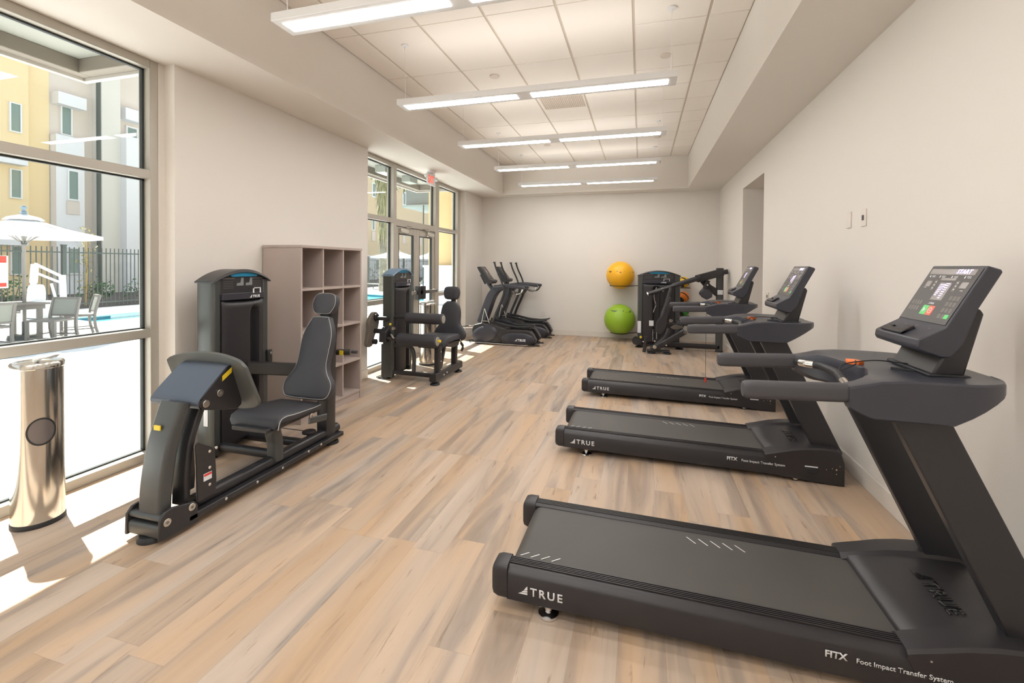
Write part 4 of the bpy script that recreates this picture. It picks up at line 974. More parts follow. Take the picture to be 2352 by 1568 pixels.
bm = B(); box(bm, -.04, .02, 8.845, 8.855, .26, .48); box(bm, .165, .245, 8.822, 8.826, .40, .50) if True else 0; obj('white_label', bm, WHP, t, smooth=False)
bm = B(); cyl(bm, (.02, 8.7, .20), .022, .03, 'y', 12); obj('yellow_knob', bm, YEL, t, bevel=.003)
for x, y in ((-.01, 8.80), (.70, 8.80), (.20, 8.22), (.46, 8.24), (1.355, 8.74)):
    bm = B(); lathe(bm, [(0, 0), (.07, 0), (.07, .010), (.055, .022), (.03, .03)], (x, y, 0), 24); obj('rubber_foot', bm, RUB, t)

# ------------------------------------------------------------------ ellipticals
def elliptical():
    t = thing('elliptical_trainer', 'nearer black elliptical trainer with upright handles and maker lettering on its side', 'elliptical trainer', (-2.5, 8.42, 0), 'elliptical trainers by the far wall')
    y0, y1 = 8.16, 8.68; yc = (y0+y1)/2
    for s in (0, 1):
        f = (lambda y: y) if s == 0 else (lambda y: y0+y1-y)
        a, b = sorted((f(y0), f(y0+.14)))
        bm = B(); prism(bm, [(-2.50, .03), (-1.93, .03), (-1.86, .07), (-1.845, .12), (-1.90, .22), (-1.955, .285), (-2.02, .295), (-2.42, .30), (-2.55, .32), (-2.6, .2)], 'y', a, b)
        h = obj('pedal_housing', bm, PLB, t, bevel=.015, seg=3)
        bm = B(); sgn = -1 if s == 0 else 1; yy = f(y0)
        loft(bm, [[(-2.19+.32*k*math.cos(q), yy+sgn*d, .135+.115*k*math.sin(q)) for q in [2*PI*i/36 for i in range(36)]] for k, d in ((1, 0), (.97, .010), (.85, .018), (.5, .024), (.1, .026))])
        obj('oval_panel', bm, PLA, h, angle=60)
        if s == 0:
            bm = brand(.042, (-2.25, y0-.0285, .095), (1, 0, 0), (0, 0, 1), bold=.05, space=1.15); obj('lettering', bm, WHP, h, smooth=False)
        bm = B(); cbar(bm, [(-2.85, f(y0+.10), .44), (-2.6, f(y0+.10), .40), (-2.3, f(y0+.10), .345), (-1.97, f(y0+.10), .33)], .05, .045, .015); obj('pedal_arm', bm, BLK2, t)
        bm = B(); cbar(bm, [(-2.38, f(y0+.13), .36), (-2.2, f(y0+.13), .34), (-1.98, f(y0+.13), .355), (-1.90, f(y0+.13), .375)], .13, .02, .008); obj('foot_pedal', bm, RUB, t)
        # moving handle
        bm = B(); tube(bm, [(-2.675, f(y0+.05), 1.555), (-2.63, f(y0+.05), 1.42), (-2.545, f(y0+.05), 1.24), (-2.50, f(y0+.05), 1.10)], .017, 12); g = obj('moving_handle', bm, RUB, t)
        bm = B(); cyl(bm, (-2.677, f(y0+.05), 1.562), .026, .022); obj('handle_cap', bm, RUB, g, bevel=.004)
        bm = B(); cbar(bm, [(-2.50, f(y0+.05), 1.12), (-2.475, f(y0+.05), 1.0), (-2.53, f(y0+.05), .83), (-2.64, f(y0+.05), .58), (-2.70, f(y0+.05), .42)], .05, .035, .012, up=(0, 1, 0)); obj('lower_link', bm, BLK2, t)
        # fixed handle
        bm = B(); cbar(bm, [(-2.70, f(y0+.14), 1.10), (-2.50, f(y0+.08), 1.115), (-2.3, f(y0+.07), 1.105), (-2.09, f(y0+.07), 1.085)], .06, .055, .018); obj('fixed_handle', bm, PLA, t)
        bm = B(); tube(bm, [(-2.12, f(y0+.09), 1.06), (-2.17, f(y0+.12), .985), (-2.26, f(y0+.16), .965), (-2.38, yc, 1.0)], .016, 10); obj('pulse_handle', bm, STEEL if s == 0 else RUB, t)
    # drive housing
    bm = B(); prism(bm, [(-3.05, .02), (-2.48, .03), (-2.42, .20), (-2.45, .315), (-2.60, .36), (-2.87, .385), (-2.90, .41), (-3.08, .36), (-3.12, .27), (-3.10, .08)], 'y', y0+.02, y1-.02)
    h = obj('drive_housing', bm, PLB, t, bevel=.02, seg=3)
    bm = B(); loft(bm, [[(-2.85+.26*k*math.cos(q), y0+.02-d, .19+.165*k*math.sin(q)+.03*math.cos(q)*k) for q in [2*PI*i/32 for i in range(32)]] for k, d in ((1, 0), (.95, .014), (.7, .026), (.2, .03))]); obj('side_panel', bm, PLA, h, angle=60)
    bm = B(); tube(bm, [(-3.04, y0+.01, .028), (-2.5, y0+.0, .022), (-2.0, y0+.0, .018)], .012, 8); obj('base_rail', bm, STEEL, t)
    for x in (-2.98, -1.90):
        bm = B(); box(bm, x-.03, x+.03, y0+.02, y1-.02, .0, .035); obj('floor_bar', bm, BLK2, t, bevel=.006)
    for yy in (y0+.08, y1-.08):
        bm = B(); box(bm, -1.92, -1.79, yy-.02, yy+.02, 0, .022); obj('rear_foot', bm, RUB, t, bevel=.004)
    # mast
    cols = []
    pth = [(-2.99, .38), (-2.90, .62), (-2.81, .86), (-2.74, .98), (-2.64, 1.055), (-2.50, 1.085)]; wd = [.17, .165, .16, .15, .11, .07]
    P_ = smooth_path([(a, 0, b) for a, b in pth], 4); ws = [wd[min(5, i//4)]+(wd[min(5, i//4+1)]-wd[min(5, i//4)])*(i % 4)/4 for i in range(len(P_))]
    bm = B(); secs = []
    for i, p in enumerate(P_):
        tt = (P_[min(i+1, len(P_)-1)]-P_[max(i-1, 0)]).normalized(); nn = Vector((tt.z, 0, -tt.x)); w = ws[i]/2
        secs.append([(p.x+nn.x*w, yc-.11, p.z+nn.z*w), (p.x-nn.x*w, yc-.11, p.z-nn.z*w), (p.x-nn.x*w, yc+.11, p.z-nn.z*w), (p.x+nn.x*w, yc+.11, p.z+nn.z*w)])
    loft(bm, secs); obj('mast', bm, PLA, t, bevel=.02, seg=3)
    bm = B()
    for a, b in (((-2.92, .405), (-2.86, .68)), ((-2.86, .68), (-2.76, .40)), ((-2.90, .44), (-2.77, .44))): bar(bm, (a[0], y0+.03, a[1]), (b[0], y0+.03, b[1]), .02, .012, .004)
    obj('triangle_brace', bm, STEEL, t)
    # console
    bm = B(); prism(bm, [(-3.045, 1.478), (-2.985, 1.482), (-2.80, 1.232), (-2.74, 1.222), (-2.725, 1.19), (-2.75, 1.155), (-2.83, 1.142), (-2.88, 1.175), (-3.05, 1.455)], 'y', yc-.15, yc+.15)
    c = obj('console_head', bm, PLB, t, bevel=.008, seg=2)
    N_ = Vector((-2.985+2.80, 0, 1.482-1.232)).normalized(); nr = Vector((N_.z, 0, -N_.x)); O = Vector((-2.80, yc-.15, 1.232))+nr*.001
    def P(u, v, d=0): return O+Vector((0, .30*u, 0))+N_*(.311*v)+nr*d
    g = B(); loft(g, [[P(.08, .08), P(.92, .08), P(.92, .94), P(.08, .94)], [P(.08, .08, .002), P(.92, .08, .002), P(.92, .94, .002), P(.08, .94, .002)]]); obj('control_panel', g, SCRN, c)
    g = B()
    for u, v, a, b in ((.3, .78, .4, .08), (.35, .45, .3, .25), (.15, .2, .15, .2), (.7, .2, .15, .2)): poly(g, [P(u, v, .003), P(u+a, v, .003), P(u+a, v+b, .003), P(u, v+b, .003)])
    obj('display_window', g, LCDB, c, smooth=False)
    g = B(); bar(g, (-2.93, yc, 1.24), (-2.78, yc, 1.04), .10, .06, .015); bar(g, (-3.02, yc-.02, 1.32), (-2.92, yc-.02, 1.14), .06, .02, .006); obj('console_bracket', g, PLA, t)
    # front transport handle
    g = B(); tube(g, [(-3.08, y0+.10, .30), (-3.30, y0+.12, .285), (-3.40, yc, .28), (-3.30, y1-.12, .285), (-3.08, y1-.10, .30)], .013, 8); obj('lift_handle', g, STEEL, t)
    g = B(); tube(g, [(-3.05, y0+.2, .02), (-3.25, y0+.2, .012), (-3.32, y0+.25, .012), (-3.2, y0+.35, .012), (-3.05, y0+.35, .02)], .008, 8); obj('power_cable', g, RUB, t)
    return t
el = elliptical()
el2 = dup(el, el.location+Vector((.03, 1.03, 0)), 'farther black elliptical trainer, between the nearer one and the far wall')

# ------------------------------------------------------------------ shelf unit, wipe dispensers, balls
t = thing('cubby_shelf', 'tall greige laminate shelf of open cubbies against the left wall', 'shelf', (-3.25, 3.98, 0))
x0, x1, ya, yb, H = XP+.013, -3.03, 3.505, 4.455, 1.68
for q in (ya, yb-.022): bm = B(); box(bm, x0, x1, q, q+.022, 0, H-.025); obj('side_board', bm, SHELF, t, bevel=.001, seg=1)
bm = B(); box(bm, x0, x1+.006, ya-.004, yb+.004, H-.025, H); obj('top_board', bm, SHELF, t, bevel=.001, seg=1)
bm = B(); box(bm, x0, x0+.012, ya+.022, yb-.022, 0, H-.025); obj('back_board', bm, SHELF, t, smooth=False)
bm = B(); box(bm, x0+.012, x1-.01, ya+.022, yb-.022, 0, .09); obj('plinth', bm, SHELF, t, smooth=False)
for z in (.085, .445, .855, 1.26):
    bm = B(); box(bm, x0+.012, x1-.002, ya+.022, yb-.022, z-.012, z+.012); obj('shelf_board', bm, SHELF, t, bevel=.001, seg=1)
for y in (ya+.32, ya+.635):
    for z0, z1 in ((.097, .433), (.457, .843), (.867, 1.248), (1.272, H-.025)):
        bm = B(); box(bm, x0+.012, x1-.008, y-.009, y+.009, z0, z1); obj('divider', bm, SHELF, t, smooth=False)
def sanitizer(loc, r, h, lb, ang, hole=True):
    t = thing('wipe_dispenser', lb, 'wipe dispenser', loc, 'steel wipe dispensers'); x, y, _ = loc
    bm = B(); lathe(bm, [(0, 0), (r*1.03, 0), (r*1.03, .022), (r, .028)], (x, y, 0), 48); obj('base_ring', bm, RUB, t)
    bm = B(); lathe(bm, [(r, .026), (r, h-.03)], (x, y, 0), 64); obj('body', bm, STEEL, t)
    bm = B(); lathe(bm, [(r, h-.03), (r*1.025, h-.026), (r*1.025, h-.006), (r*.97, h+.004), (r*.9, h-.003), (.0, h-.004)], (x, y, 0), 64); obj('lid', bm, STEEL, t)
    bm = B()
    P = [(x-.01, y+.0, h-.004), (x+.0, y+.0, h+.012), (x+.018, y+.012, h+.03), (x+.04, y+.022, h+.026), (x+.05, y+.03, h+.036)]
    secs = []
    for i, p in enumerate(smooth_path(P, 5)):
        w = .008+.0026*i; secs.append([(p.x+w*math.cos(a)*.7, p.y+w*math.sin(a)+.0, p.z+.006*math.sin(3*a+i)) for a in [2*PI*k/10 for k in range(10)]])
    loft(bm, secs); obj('wipe', bm, TISS, t)
    if hole:
        bm = B(); zc = .545; n = 36; dirv = Vector((math.cos(ang), math.sin(ang), 0)); ta = Vector((-math.sin(ang), math.cos(ang), 0))
        def cp(u, v, k): # wrap on the cylinder
            a = u/r; return Vector((x, y, zc+v))+dirv*(math.cos(a)*(r+k))+ta*(math.sin(a)*(r+k))
        ring = [[cp(.062*q*math.cos(2*PI*i/n), .078*q*math.sin(2*PI*i/n), k) for i in range(n)] for q, k in ((1, 0), (1, .004), (.90, .004), (.88, .0005))]
        loft(bm, ring, caps=False); obj('port_rim', bm, RUB, t)
        bm = B(); loft(bm, [[cp(.056*q*math.cos(2*PI*i/n), .071*q*math.sin(2*PI*i/n), .001) for i in range(n)] for q in (1, .66, .33, .02)], caps=False)
        obj('port_flap', bm, mat('flap_steel', (.22, .20, .20), .35, metal=.6), t)
    return t
sanitizer((-3.345, 1.757, 0), .113, .925, 'tall stainless steel wipe dispenser beside the big window', -.36)
sanitizer((-3.085, 6.24, 0), .127, .93, 'stainless steel wipe dispenser in front of the glass doors', -1.2, hole=False)
# balls in the wall rack
def ballthing(nm, c, r, m, lb, cat, grp, sub=None):
    bm = B(); sphere(bm, (0, 0, 0), r, 48, 24)
    o = obj(nm, bm, m, None); o.location = c; o['label'] = lb; o['category'] = cat; o['group'] = grp
    return o
BX = ballmat('orange_ball_vinyl', (.90, .46, .015), (.08, .06, .03), 2, .055, .085)
BG = ballmat('green_ball_vinyl', (.30, .50, .03), (.05, .09, .02), 2, .165, .20)
ballthing('exercise_ball', (-.392, 9.47, 1.325), .282, BX, 'large yellow-orange exercise ball, upper of the two on the wall rack', 'exercise ball', 'exercise balls on the wall rack')
ballthing('exercise_ball', (-.395, 9.45, .428), .312, BG, 'large lime green exercise ball, lower of the two on the wall rack', 'exercise ball', 'exercise balls on the wall rack')
t = thing('ball_rack', 'black wire wall rack that holds the exercise and medicine balls', 'rack', (.35, 9.68, .06))
for z, r in ((1.112, .208), (.155, .178)):
    bm = B(); n = 32; q = [(-.392+r*math.cos(2*PI*i/n), 9.46+r*math.sin(2*PI*i/n), z) for i in range(n+1)]
    tube(bm, q, .007, 8, False); tube(bm, [(-.392+r, 9.46, z), (.06, 9.62, z+.01), (.06, 9.76, z+.01)], .007, 8, False); obj('ball_ring', bm, RUB, t)
for x in (.16, .60):
    bm = B(); bar(bm, (x, 9.762, .06), (x, 9.762, 1.25), .04, .03, .005, up=(0, 1, 0)); obj('rack_post', bm, BLK2, t)
for z in (1.085, .80, .52):
    bm = B(); tube(bm, [(.06, 9.60, z), (.95, 9.60, z)], .008, 8, False); tube(bm, [(.06, 9.72, z), (.95, 9.72, z)], .008, 8, False)
    for x in (.06, .95): tube(bm, [(x, 9.76, z), (x, 9.6, z)], .008, 8, False)
    obj('rack_shelf', bm, BLK2, t)
def stripe(col, nm):
    m = bpy.data.materials.new(nm); m.use_nodes = True; T = m.node_tree; N = T.nodes; L = T.links
    tc = N.new('ShaderNodeTexCoord'); w = N.new('ShaderNodeTexWave'); w.inputs['Scale'].default_value = 3.6; w.bands_direction = 'DIAGONAL'; L.new(tc.outputs['Object'], w.inputs[0])
    r = N.new('ShaderNodeValToRGB'); r.color_ramp.interpolation = 'CONSTANT'; r.color_ramp.elements[0].color = (.03, .03, .03, 1); r.color_ramp.elements[1].position = .2; r.color_ramp.elements[1].color = (*col, 1)
    L.new(w.outputs['Fac'], r.inputs[0]); L.new(r.outputs[0], N['Principled BSDF'].inputs['Base Color']); N['Principled BSDF'].inputs['Roughness'].default_value = .5
    return m
for z, c, nm, lb in ((1.20, (.85, .50, .02), 'amber', 'small amber and black medicine ball on the top shelf of the wall rack'), (.905, (.85, .22, .02), 'orange', 'orange and black medicine ball on the middle shelf of the wall rack'), (.625, (.10, .55, .10), 'green', 'green medicine ball on the lowest shelf of the wall rack')):
    ballthing('medicine_ball', (.835, 9.66, z+.0), .108, stripe(c, nm+'_ball_rubber'), lb, 'medicine ball', 'medicine balls on the wall rack')

# ------------------------------------------------------------------ outdoors: deck, pool, canopies
pool = [(-14.75, 8.35), (-13.15, 8.02), (-13.1, 9.6), (-10.9, 12.0), (-9.5, 15.3), (-8.6, 17.2), (-9.2, 19.0), (-12.0, 19.8), (-14.3, 20.6), (-14.75, 20.2)]
bm = B()
ov = [bm.verts.new((x, y, -.005)) for x, y in ((-17.6, -12), (-3.70, -12), (-3.70, 60), (-17.6, 60))]
iv = [bm.verts.new((x, y, -.005)) for x, y in pool]
es = [bm.edges.new((L[i], L[(i+1) % len(L)])) for L in (ov, iv) for i in range(len(L))]
bmesh.ops.triangle_fill(bm, use_beauty=True, edges=es)
struct('pool_deck', bm, CONC, smooth=False)
bm = B(); poly(bm, [(x, y, -.115) for x, y in pool]); struct('pool_water', bm, WATER, smooth=False)
bm = B()
for i in range(len(pool)):
    a, b = pool[i], pool[(i+1) % len(pool)]
    poly(bm, [(a[0], a[1], -.25), (b[0], b[1], -.25), (b[0], b[1], -.012), (a[0], a[1], -.012)])
struct('pool_wall', bm, PTILE, smooth=False)
bm = B()   # rounded edge stones
n = len(pool); cen = Vector((-12, 14, 0))
secs = []
for i in range(n):
    p = Vector((*pool[i], 0)); a = Vector((*pool[i-1], 0)); b = Vector((*pool[(i+1) % n], 0))
    tg = (b-a).normalized(); nr = Vector((tg.y, -tg.x, 0))
    if nr.dot(p-cen) < 0: nr = -nr
    secs.append([p-nr*.02+V(0, 0, -.03), p-nr*.02+V(0, 0, .012), p+nr*.28+V(0, 0, .012), p+nr*.28+V(0, 0, -.03)])
loft(bm, secs, caps=False, ring=True); struct('pool_edge', bm, mat('pool_coping', (.72, .70, .66), .8), smooth=False)
bm = B(); box(bm, -14.76, -14.742, 14.0, 14.9, -.112, .006)
mk = solo('depth_marker', bm, WHP, 'small white depth marker tile on the far edge of the pool', 'tile')
mk.location = (-14.74, 9.85, -.112)
bm = B()
for k, w in enumerate((.10, .05, .10, .05, .10)): box(bm, -14.742, -14.738, 9.58+k*.13, 9.58+k*.13+w, -.08, -.03)
obj('printed_marks', bm, FENCEM, mk, smooth=False)
bm = B(); box(bm, -26.2, -17.6, -12, 60, -.4, .02); struct('planting_bed', bm, MULCH, smooth=False)
bm = B(); box(bm, -60, -3.9, -14, 90, -.6, -.41); struct('ground', bm, MULCH, smooth=False)
def canopy(n, y0, y1, fix=None):
    t_x, xe = -3.76, -4.63
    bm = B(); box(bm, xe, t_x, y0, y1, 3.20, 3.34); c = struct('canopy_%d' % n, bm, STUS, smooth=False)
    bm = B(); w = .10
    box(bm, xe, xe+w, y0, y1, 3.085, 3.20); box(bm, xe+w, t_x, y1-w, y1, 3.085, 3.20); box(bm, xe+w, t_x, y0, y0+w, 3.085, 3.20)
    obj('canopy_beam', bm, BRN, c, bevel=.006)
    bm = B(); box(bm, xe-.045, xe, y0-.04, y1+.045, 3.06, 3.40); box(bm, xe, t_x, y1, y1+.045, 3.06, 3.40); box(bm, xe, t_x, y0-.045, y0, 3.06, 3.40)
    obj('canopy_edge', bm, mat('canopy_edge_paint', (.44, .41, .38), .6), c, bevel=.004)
canopy(1, -3.0, 2.76); canopy(2, 4.7, 8.82)
bm = B(); box(bm, -4.38, -4.18, 6.82, 7.16, 3.085, 3.195)
t = thing('canopy_light', 'square grey light box fixed under the canopy outside the doors', 'outdoor light', (-4.28, 6.99, 3.08)); obj('housing', bm, mat('light_box_grey', (.30, .33, .30), .6), t, bevel=.004)
bm = B(); box(bm, -4.36, -4.20, 6.84, 7.14, 3.078, 3.086); obj('lens', bm, WHT, t)
bm = B(); box(bm, -4.40, -4.22, 7.75, 8.05, 3.085, 3.195)
t = thing('canopy_light', 'second square light box under the canopy, seen above the left door', 'outdoor light', (-4.3, 7.9, 3.08)); obj('housing', bm, MATS['light_box_grey'], t, bevel=.004)
# outer face of this building above and beside the windows
bm = B(); box(bm, -3.80, -3.76, -6, 40, 3.34, 3.95); box(bm, -3.78, -3.761, 2.66, 5.19, -.01, 3.34); box(bm, -3.78, -3.761, 8.75, 40, -.01, 3.34); struct('wall_outer', bm, STUP, smooth=False)

# fence
def fence():
    t = thing('pool_fence', 'long black metal picket fence behind the pool', 'fence', (-17.4, 18, 0))
    y = -2.0
    while y < 44:
        bm = B(); box(bm, -17.45, -17.35, y-.05, y+.05, 0, 2.03); box(bm, -17.46, -17.34, y-.06, y+.06, 2.03, 2.06); obj('fence_post', bm, FENCEM, t, smooth=False)
        bm = B()
        for z in (.17, 1.82): box(bm, -17.42, -17.38, y+.05, y+2.30, z-.02, z+.02)
        k = y+.15
        while k < y+2.30: box(bm, -17.41, -17.39, k-.011, k+.011, .06, 1.99); k += .128
        obj('picket_panel', bm, FENCEM, t, smooth=False)
        y += 2.36
    return t
f = fence()
for ch in f.children: pass
# rules sign on the fence
t = thing('pool_sign', 'white pool rules sign with red bands on the fence, cut by the frame edge', 'sign', (-17.3, 7.85, .76))
bm = B(); box(bm, -17.33, -17.315, 7.32, 8.46, .76, 1.68); obj('sign_panel', bm, WHT, t, smooth=False)
bm = B(); box(bm, -17.315, -17.31, 7.34, 8.42, 1.48, 1.67); box(bm, -17.315, -17.31, 7.34, 8.42, .80, .91) ; obj('red_band', bm, RED, t, smooth=False)
bm = text_bm('POOL', .22, (-17.308, 7.5, 1.50), (0, 1, 0), (0, 0, 1), bold=.02, space=1.2); merge(bm, text_bm('RULES', .13, (-17.308, 7.72, .81), (0, 1, 0), (0, 0, 1), bold=.02, space=1.1)); obj('lettering', bm, WHP, t, smooth=False)
bm = B()
for k in range(7): box(bm, -17.314, -17.312, 7.42, 8.2+.1*math.sin(k*2.1), 1.40-k*.065, 1.415-k*.065)
obj('small_print', bm, FENCEM, t, smooth=False)

# far buildings
def win(parent, x, ya, yb, za, zb, fr=.07, deep=.0):
    bm = B(); box(bm, x-.02, x+.06, ya, ya+fr, za, zb); box(bm, x-.02, x+.06, yb-fr, yb, za, zb); box(bm, x-.02, x+.06, ya+fr, yb-fr, za, za+fr); box(bm, x-.02, x+.06, ya+fr, yb-fr, zb-fr, zb)
    w = obj('window_frame', bm, WHT, parent, smooth=False)
    bm = B(); box(bm, x-.02, x+.02, ya+fr, yb-fr, za+fr, zb-fr); obj('window_pane', bm, WGL, w, smooth=False)
def ledge(parent, x, ya, yb, za, zb, d=.45):
    bm = B(); box(bm, x, x+d, ya, yb, za, zb); obj('window_ledge', bm, STUW, parent, bevel=.01)
t = thing('yellow_building', 'tall yellow stucco building part behind the umbrella', 'building', (-27, 11.5, 0))
bm = B(); box(bm, -29, -25.6, 2.0, 13.2, 0, 10.4); box(bm, -29, -25.95, 13.2, 14.1, 0, 13); obj('stucco_wall', bm, STUY, t, smooth=False)
bm = B(); box(bm, -29.2, -25.4, 1.8, 13.0, 10.4, 10.8); obj('roof_edge', bm, STUW, t, smooth=False)
for z0 in (.95, 4.2, 7.0): win(t, -25.58, 12.55, 12.95, z0, z0+1.25, .05)
ledge(t, -25.6, 11.6, 12.95, 2.2, 2.5); ledge(t, -25.6, 11.6, 12.95, 5.6, 5.9)
t = thing('beige_building', 'beige and white stucco apartment block behind the fence', 'building', (-27, 16, 0))
bm = B(); box(bm, -29, -26.0, 14.1, 36, 0, 13); obj('stucco_wall', bm, STUB, t, smooth=False)
bm = B(); box(bm, -26.1, -24.7, 14.05, 14.60, 0, 7.0) if False else box(bm, -26.0, -25.55, 14.13, 15.22, 0, 7.35); obj('white_bay', bm, STUW, t, smooth=False)
bm = B(); box(bm, -26.0, -25.3, 15.8, 16.62, 0, 13); obj('pale_pier', bm, STUP, t, smooth=False)
bm = B(); box(bm, -26.0, -24.9, 16.62, 18.6, 0, 7.9); obj('white_bay', bm, STUW, t, smooth=False)
for x_, z0, z1 in ((-25.98, 7.45, 8.85), (-25.53, 4.40, 5.80), (-25.53, .95, 2.2)): win(t, x_, 14.52, 14.98, z0, z1, .06)
ledge(t, -26.0, 14.2, 15.3, 8.75, 9.3, .5); ledge(t, -26, 17.0, 18.1, 8.9, 9.5, .5)
win(t, -25.98, 17.3, 17.9, 7.6, 8.7, .08)
bm = B(); box(bm, -25.55, -25.5, 14.5, 15.0, 3.75, 4.35); obj('window_apron', bm, STUB, t, smooth=False)
t = thing('tan_building', 'tan and yellow stucco building seen through the glass doors', 'building', (-27, 46, 0))
bm = B(); box(bm, -29, -26.02, 36, 74, 2.4, 16); obj('stucco_wall', bm, mat('tan_stucco', (.66, .53, .36), .9), t, smooth=False)
bm = B(); box(bm, -28.9, -25.8, 36, 74, 0, 2.42); obj('white_base', bm, STUW, t, smooth=False)
for ya in (36.6, 38.2, 39.9, 43.5, 46.0, 50, 54): 
    win(t, -26.0, ya, ya+.75, 8.3, 9.8, .12); win(t, -26.0, ya, ya+.55, 4.95, 6.15, .1)
    bm = B(); box(bm, -26.02, -25.95, ya+.05, ya+.6, 3.9, 4.85); obj('window_apron', bm, STUB, t, smooth=False)
for ya in (38.0, 40.2): win(t, -25.78, ya, ya+1.2, .9, 2.1, .12)
t = thing('yellow_wing', 'near yellow stucco wing with white base, right of the glass doors', 'building', (-6.5, 18, 0))
bm = B(); box(bm, -7.9, -6.86, 16, 24, 1.46, 12); obj('stucco_wall', bm, mat('deep_yellow_stucco', (.70, .50, .25), .9), t, smooth=False)
bm = B(); box(bm, -6.86, -3.91, 15.8, 24, 1.46, 12); obj('stucco_wall', bm, mat('pale_yellow_stucco', (.62, .52, .36), .9), t, smooth=False)
bm = B(); box(bm, -7.96, -3.91, 15.74, 24, 0, 1.46); box(bm, -8.0, -3.91, 15.70, 24, 1.42, 1.50); obj('white_base', bm, STUW, t, smooth=False)
t = thing('balcony_block', 'grey balcony box on the building beyond the doors', 'balcony', (-10.5, 20.7, 4.3))
bm = B(); box(bm, -11.1, -8.06, 20, 22.5, 4.42, 6.2); obj('balcony_wall', bm, mat('balcony_grey', (.24, .25, .25), .8), t, smooth=False)
bm = B(); box(bm, -11.25, -8.06, 19.85, 22.5, 4.33, 4.42); obj('balcony_floor', bm, mat('balcony_slab', (.40, .42, .42), .8), t, smooth=False)
bm = B(); box(bm, -10.2, -8.06, 21.6, 22.4, 0, 4.33); obj('support_wall', bm, STUW, t, smooth=False)
# thin poles
for x, y, h, r, lb in ((-24.4, 15.1, 12, .085, 'tall thin dark pole in front of the beige building'), (-9.75, 19.2, 4.3, .03, 'thin dark pole seen through the right door')):
    t = thing('tall_pole', lb, 'pole', (x, y, 0)); bm = B(); cyl(bm, (x, y, h/2), r, h, 'z', 12); obj('shaft', bm, FENCEM, t)
    bm = B(); cyl(bm, (x, y, .25), r*1.7, .5, 'z', 12); obj('pole_base', bm, FENCEM, t)
# palm
t = thing('palm_tree', 'palm trunk with a dry frond skirt beyond the pool', 'palm tree', (-14.1, 22.9, 0))
bm = B(); secs = []
for k in range(40):
    z = k*.11; r = .27-.0015*k+(.035 if k % 2 else 0); secs.append([(-14.1+r*(1+.08*math.sin(5*a+k))*math.cos(a), 22.9+r*math.sin(a), z) for a in [2*PI*i/18 for i in range(18)]])
loft(bm, secs); obj('trunk', bm, BARK, t)
bm = B(); rnd = random.Random(3)
for k in range(420):
    a = rnd.uniform(0, 2*PI); z1 = rnd.uniform(3.6, 7.2); z0 = z1-rnd.uniform(.6, 1.3); r = .22+.22*max(0, (z1-3.6)/3.6)+rnd.uniform(0, .12)
    p = V(-14.1+(r*.6)*math.cos(a), 22.9+(r*.6)*math.sin(a), z1); q = V(-14.1+(r+.08)*math.cos(a), 22.9+(r+.08)*math.sin(a), z0)
    s = V(-math.sin(a), math.cos(a), 0)*.035; poly(bm, [p-s, p+s, q+s*.3, q-s*.3])
for k in range(26):
    a = rnd.uniform(0, 2*PI); z = rnd.uniform(.5, 3.5); p = V(-14.1+.26*math.cos(a), 22.9+.26*math.sin(a), z); q = p+V(.22*math.cos(a), .22*math.sin(a), rnd.uniform(-.1, .2)); s = V(-math.sin(a), math.cos(a), 0)*.04
    poly(bm, [p-s, p+s, q])
obj('frond_skirt', bm, FROND, t, smooth=False)
bm = B()
for k in range(34):
    a = 2*PI*k/34+rnd.uniform(-.1, .1); el_ = rnd.uniform(-.5, 1.1); c = V(-14.1, 22.9, 7.2); L_ = rnd.uniform(1.6, 2.3)
    pts = [c+V(math.cos(a)*L_*s_*math.cos(el_), math.sin(a)*L_*s_*math.cos(el_), L_*s_*math.sin(el_)-1.1*s_*s_) for s_ in [i/10 for i in range(11)]]
    sd = V(-math.sin(a), math.cos(a), 0)
    for i in range(10):
        for sg in (-1, 1):
            p, q = pts[i], pts[i+1]; o_ = sd*sg*(.42*math.sin(PI*(i+1)/11))+V(0, 0, -.12)
            poly(bm, [p, p.lerp(q, .6), q+o_])
obj('crown', bm, LEAF, t, smooth=False)
# shrubs in the bed
def shrub(x, y, h, w, lb, n=150, m=LEAF, z=0.02, seed=0):
    rnd = random.Random(seed); t = thing('shrub', lb, 'shrub', (x, y, z), 'shrubs in the bed behind the fence')
    bm = B()
    for k in range(5): a = 2*PI*k/5; bar(bm, (x, y, z), (x+.3*w*math.cos(a), y+.3*w*math.sin(a), z+.6*h), .02, .02, .004)
    obj('stem', bm, BARK, t)
    bm = B()
    for k in range(n):
        a = rnd.uniform(0, 2*PI); ph = rnd.uniform(.1, 1); rr = w*.5*math.sqrt(rnd.random()); c = V(x+rr*math.cos(a), y+rr*math.sin(a), z+h*(.2+.8*rnd.random()*(1-.45*(2*rr/w)**2)))
        d = V(rnd.uniform(-1, 1), rnd.uniform(-1, 1), rnd.uniform(-.2, 1)).normalized(); s = d.cross(V(rnd.uniform(-1, 1), rnd.uniform(-1, 1), .3)).normalized()
        L_ = rnd.uniform(.09, .16); poly(bm, [c-d*L_*.5, c+s*L_*.24, c+d*L_*.5, c-s*L_*.24])
    obj('foliage', bm, m, t, smooth=False)
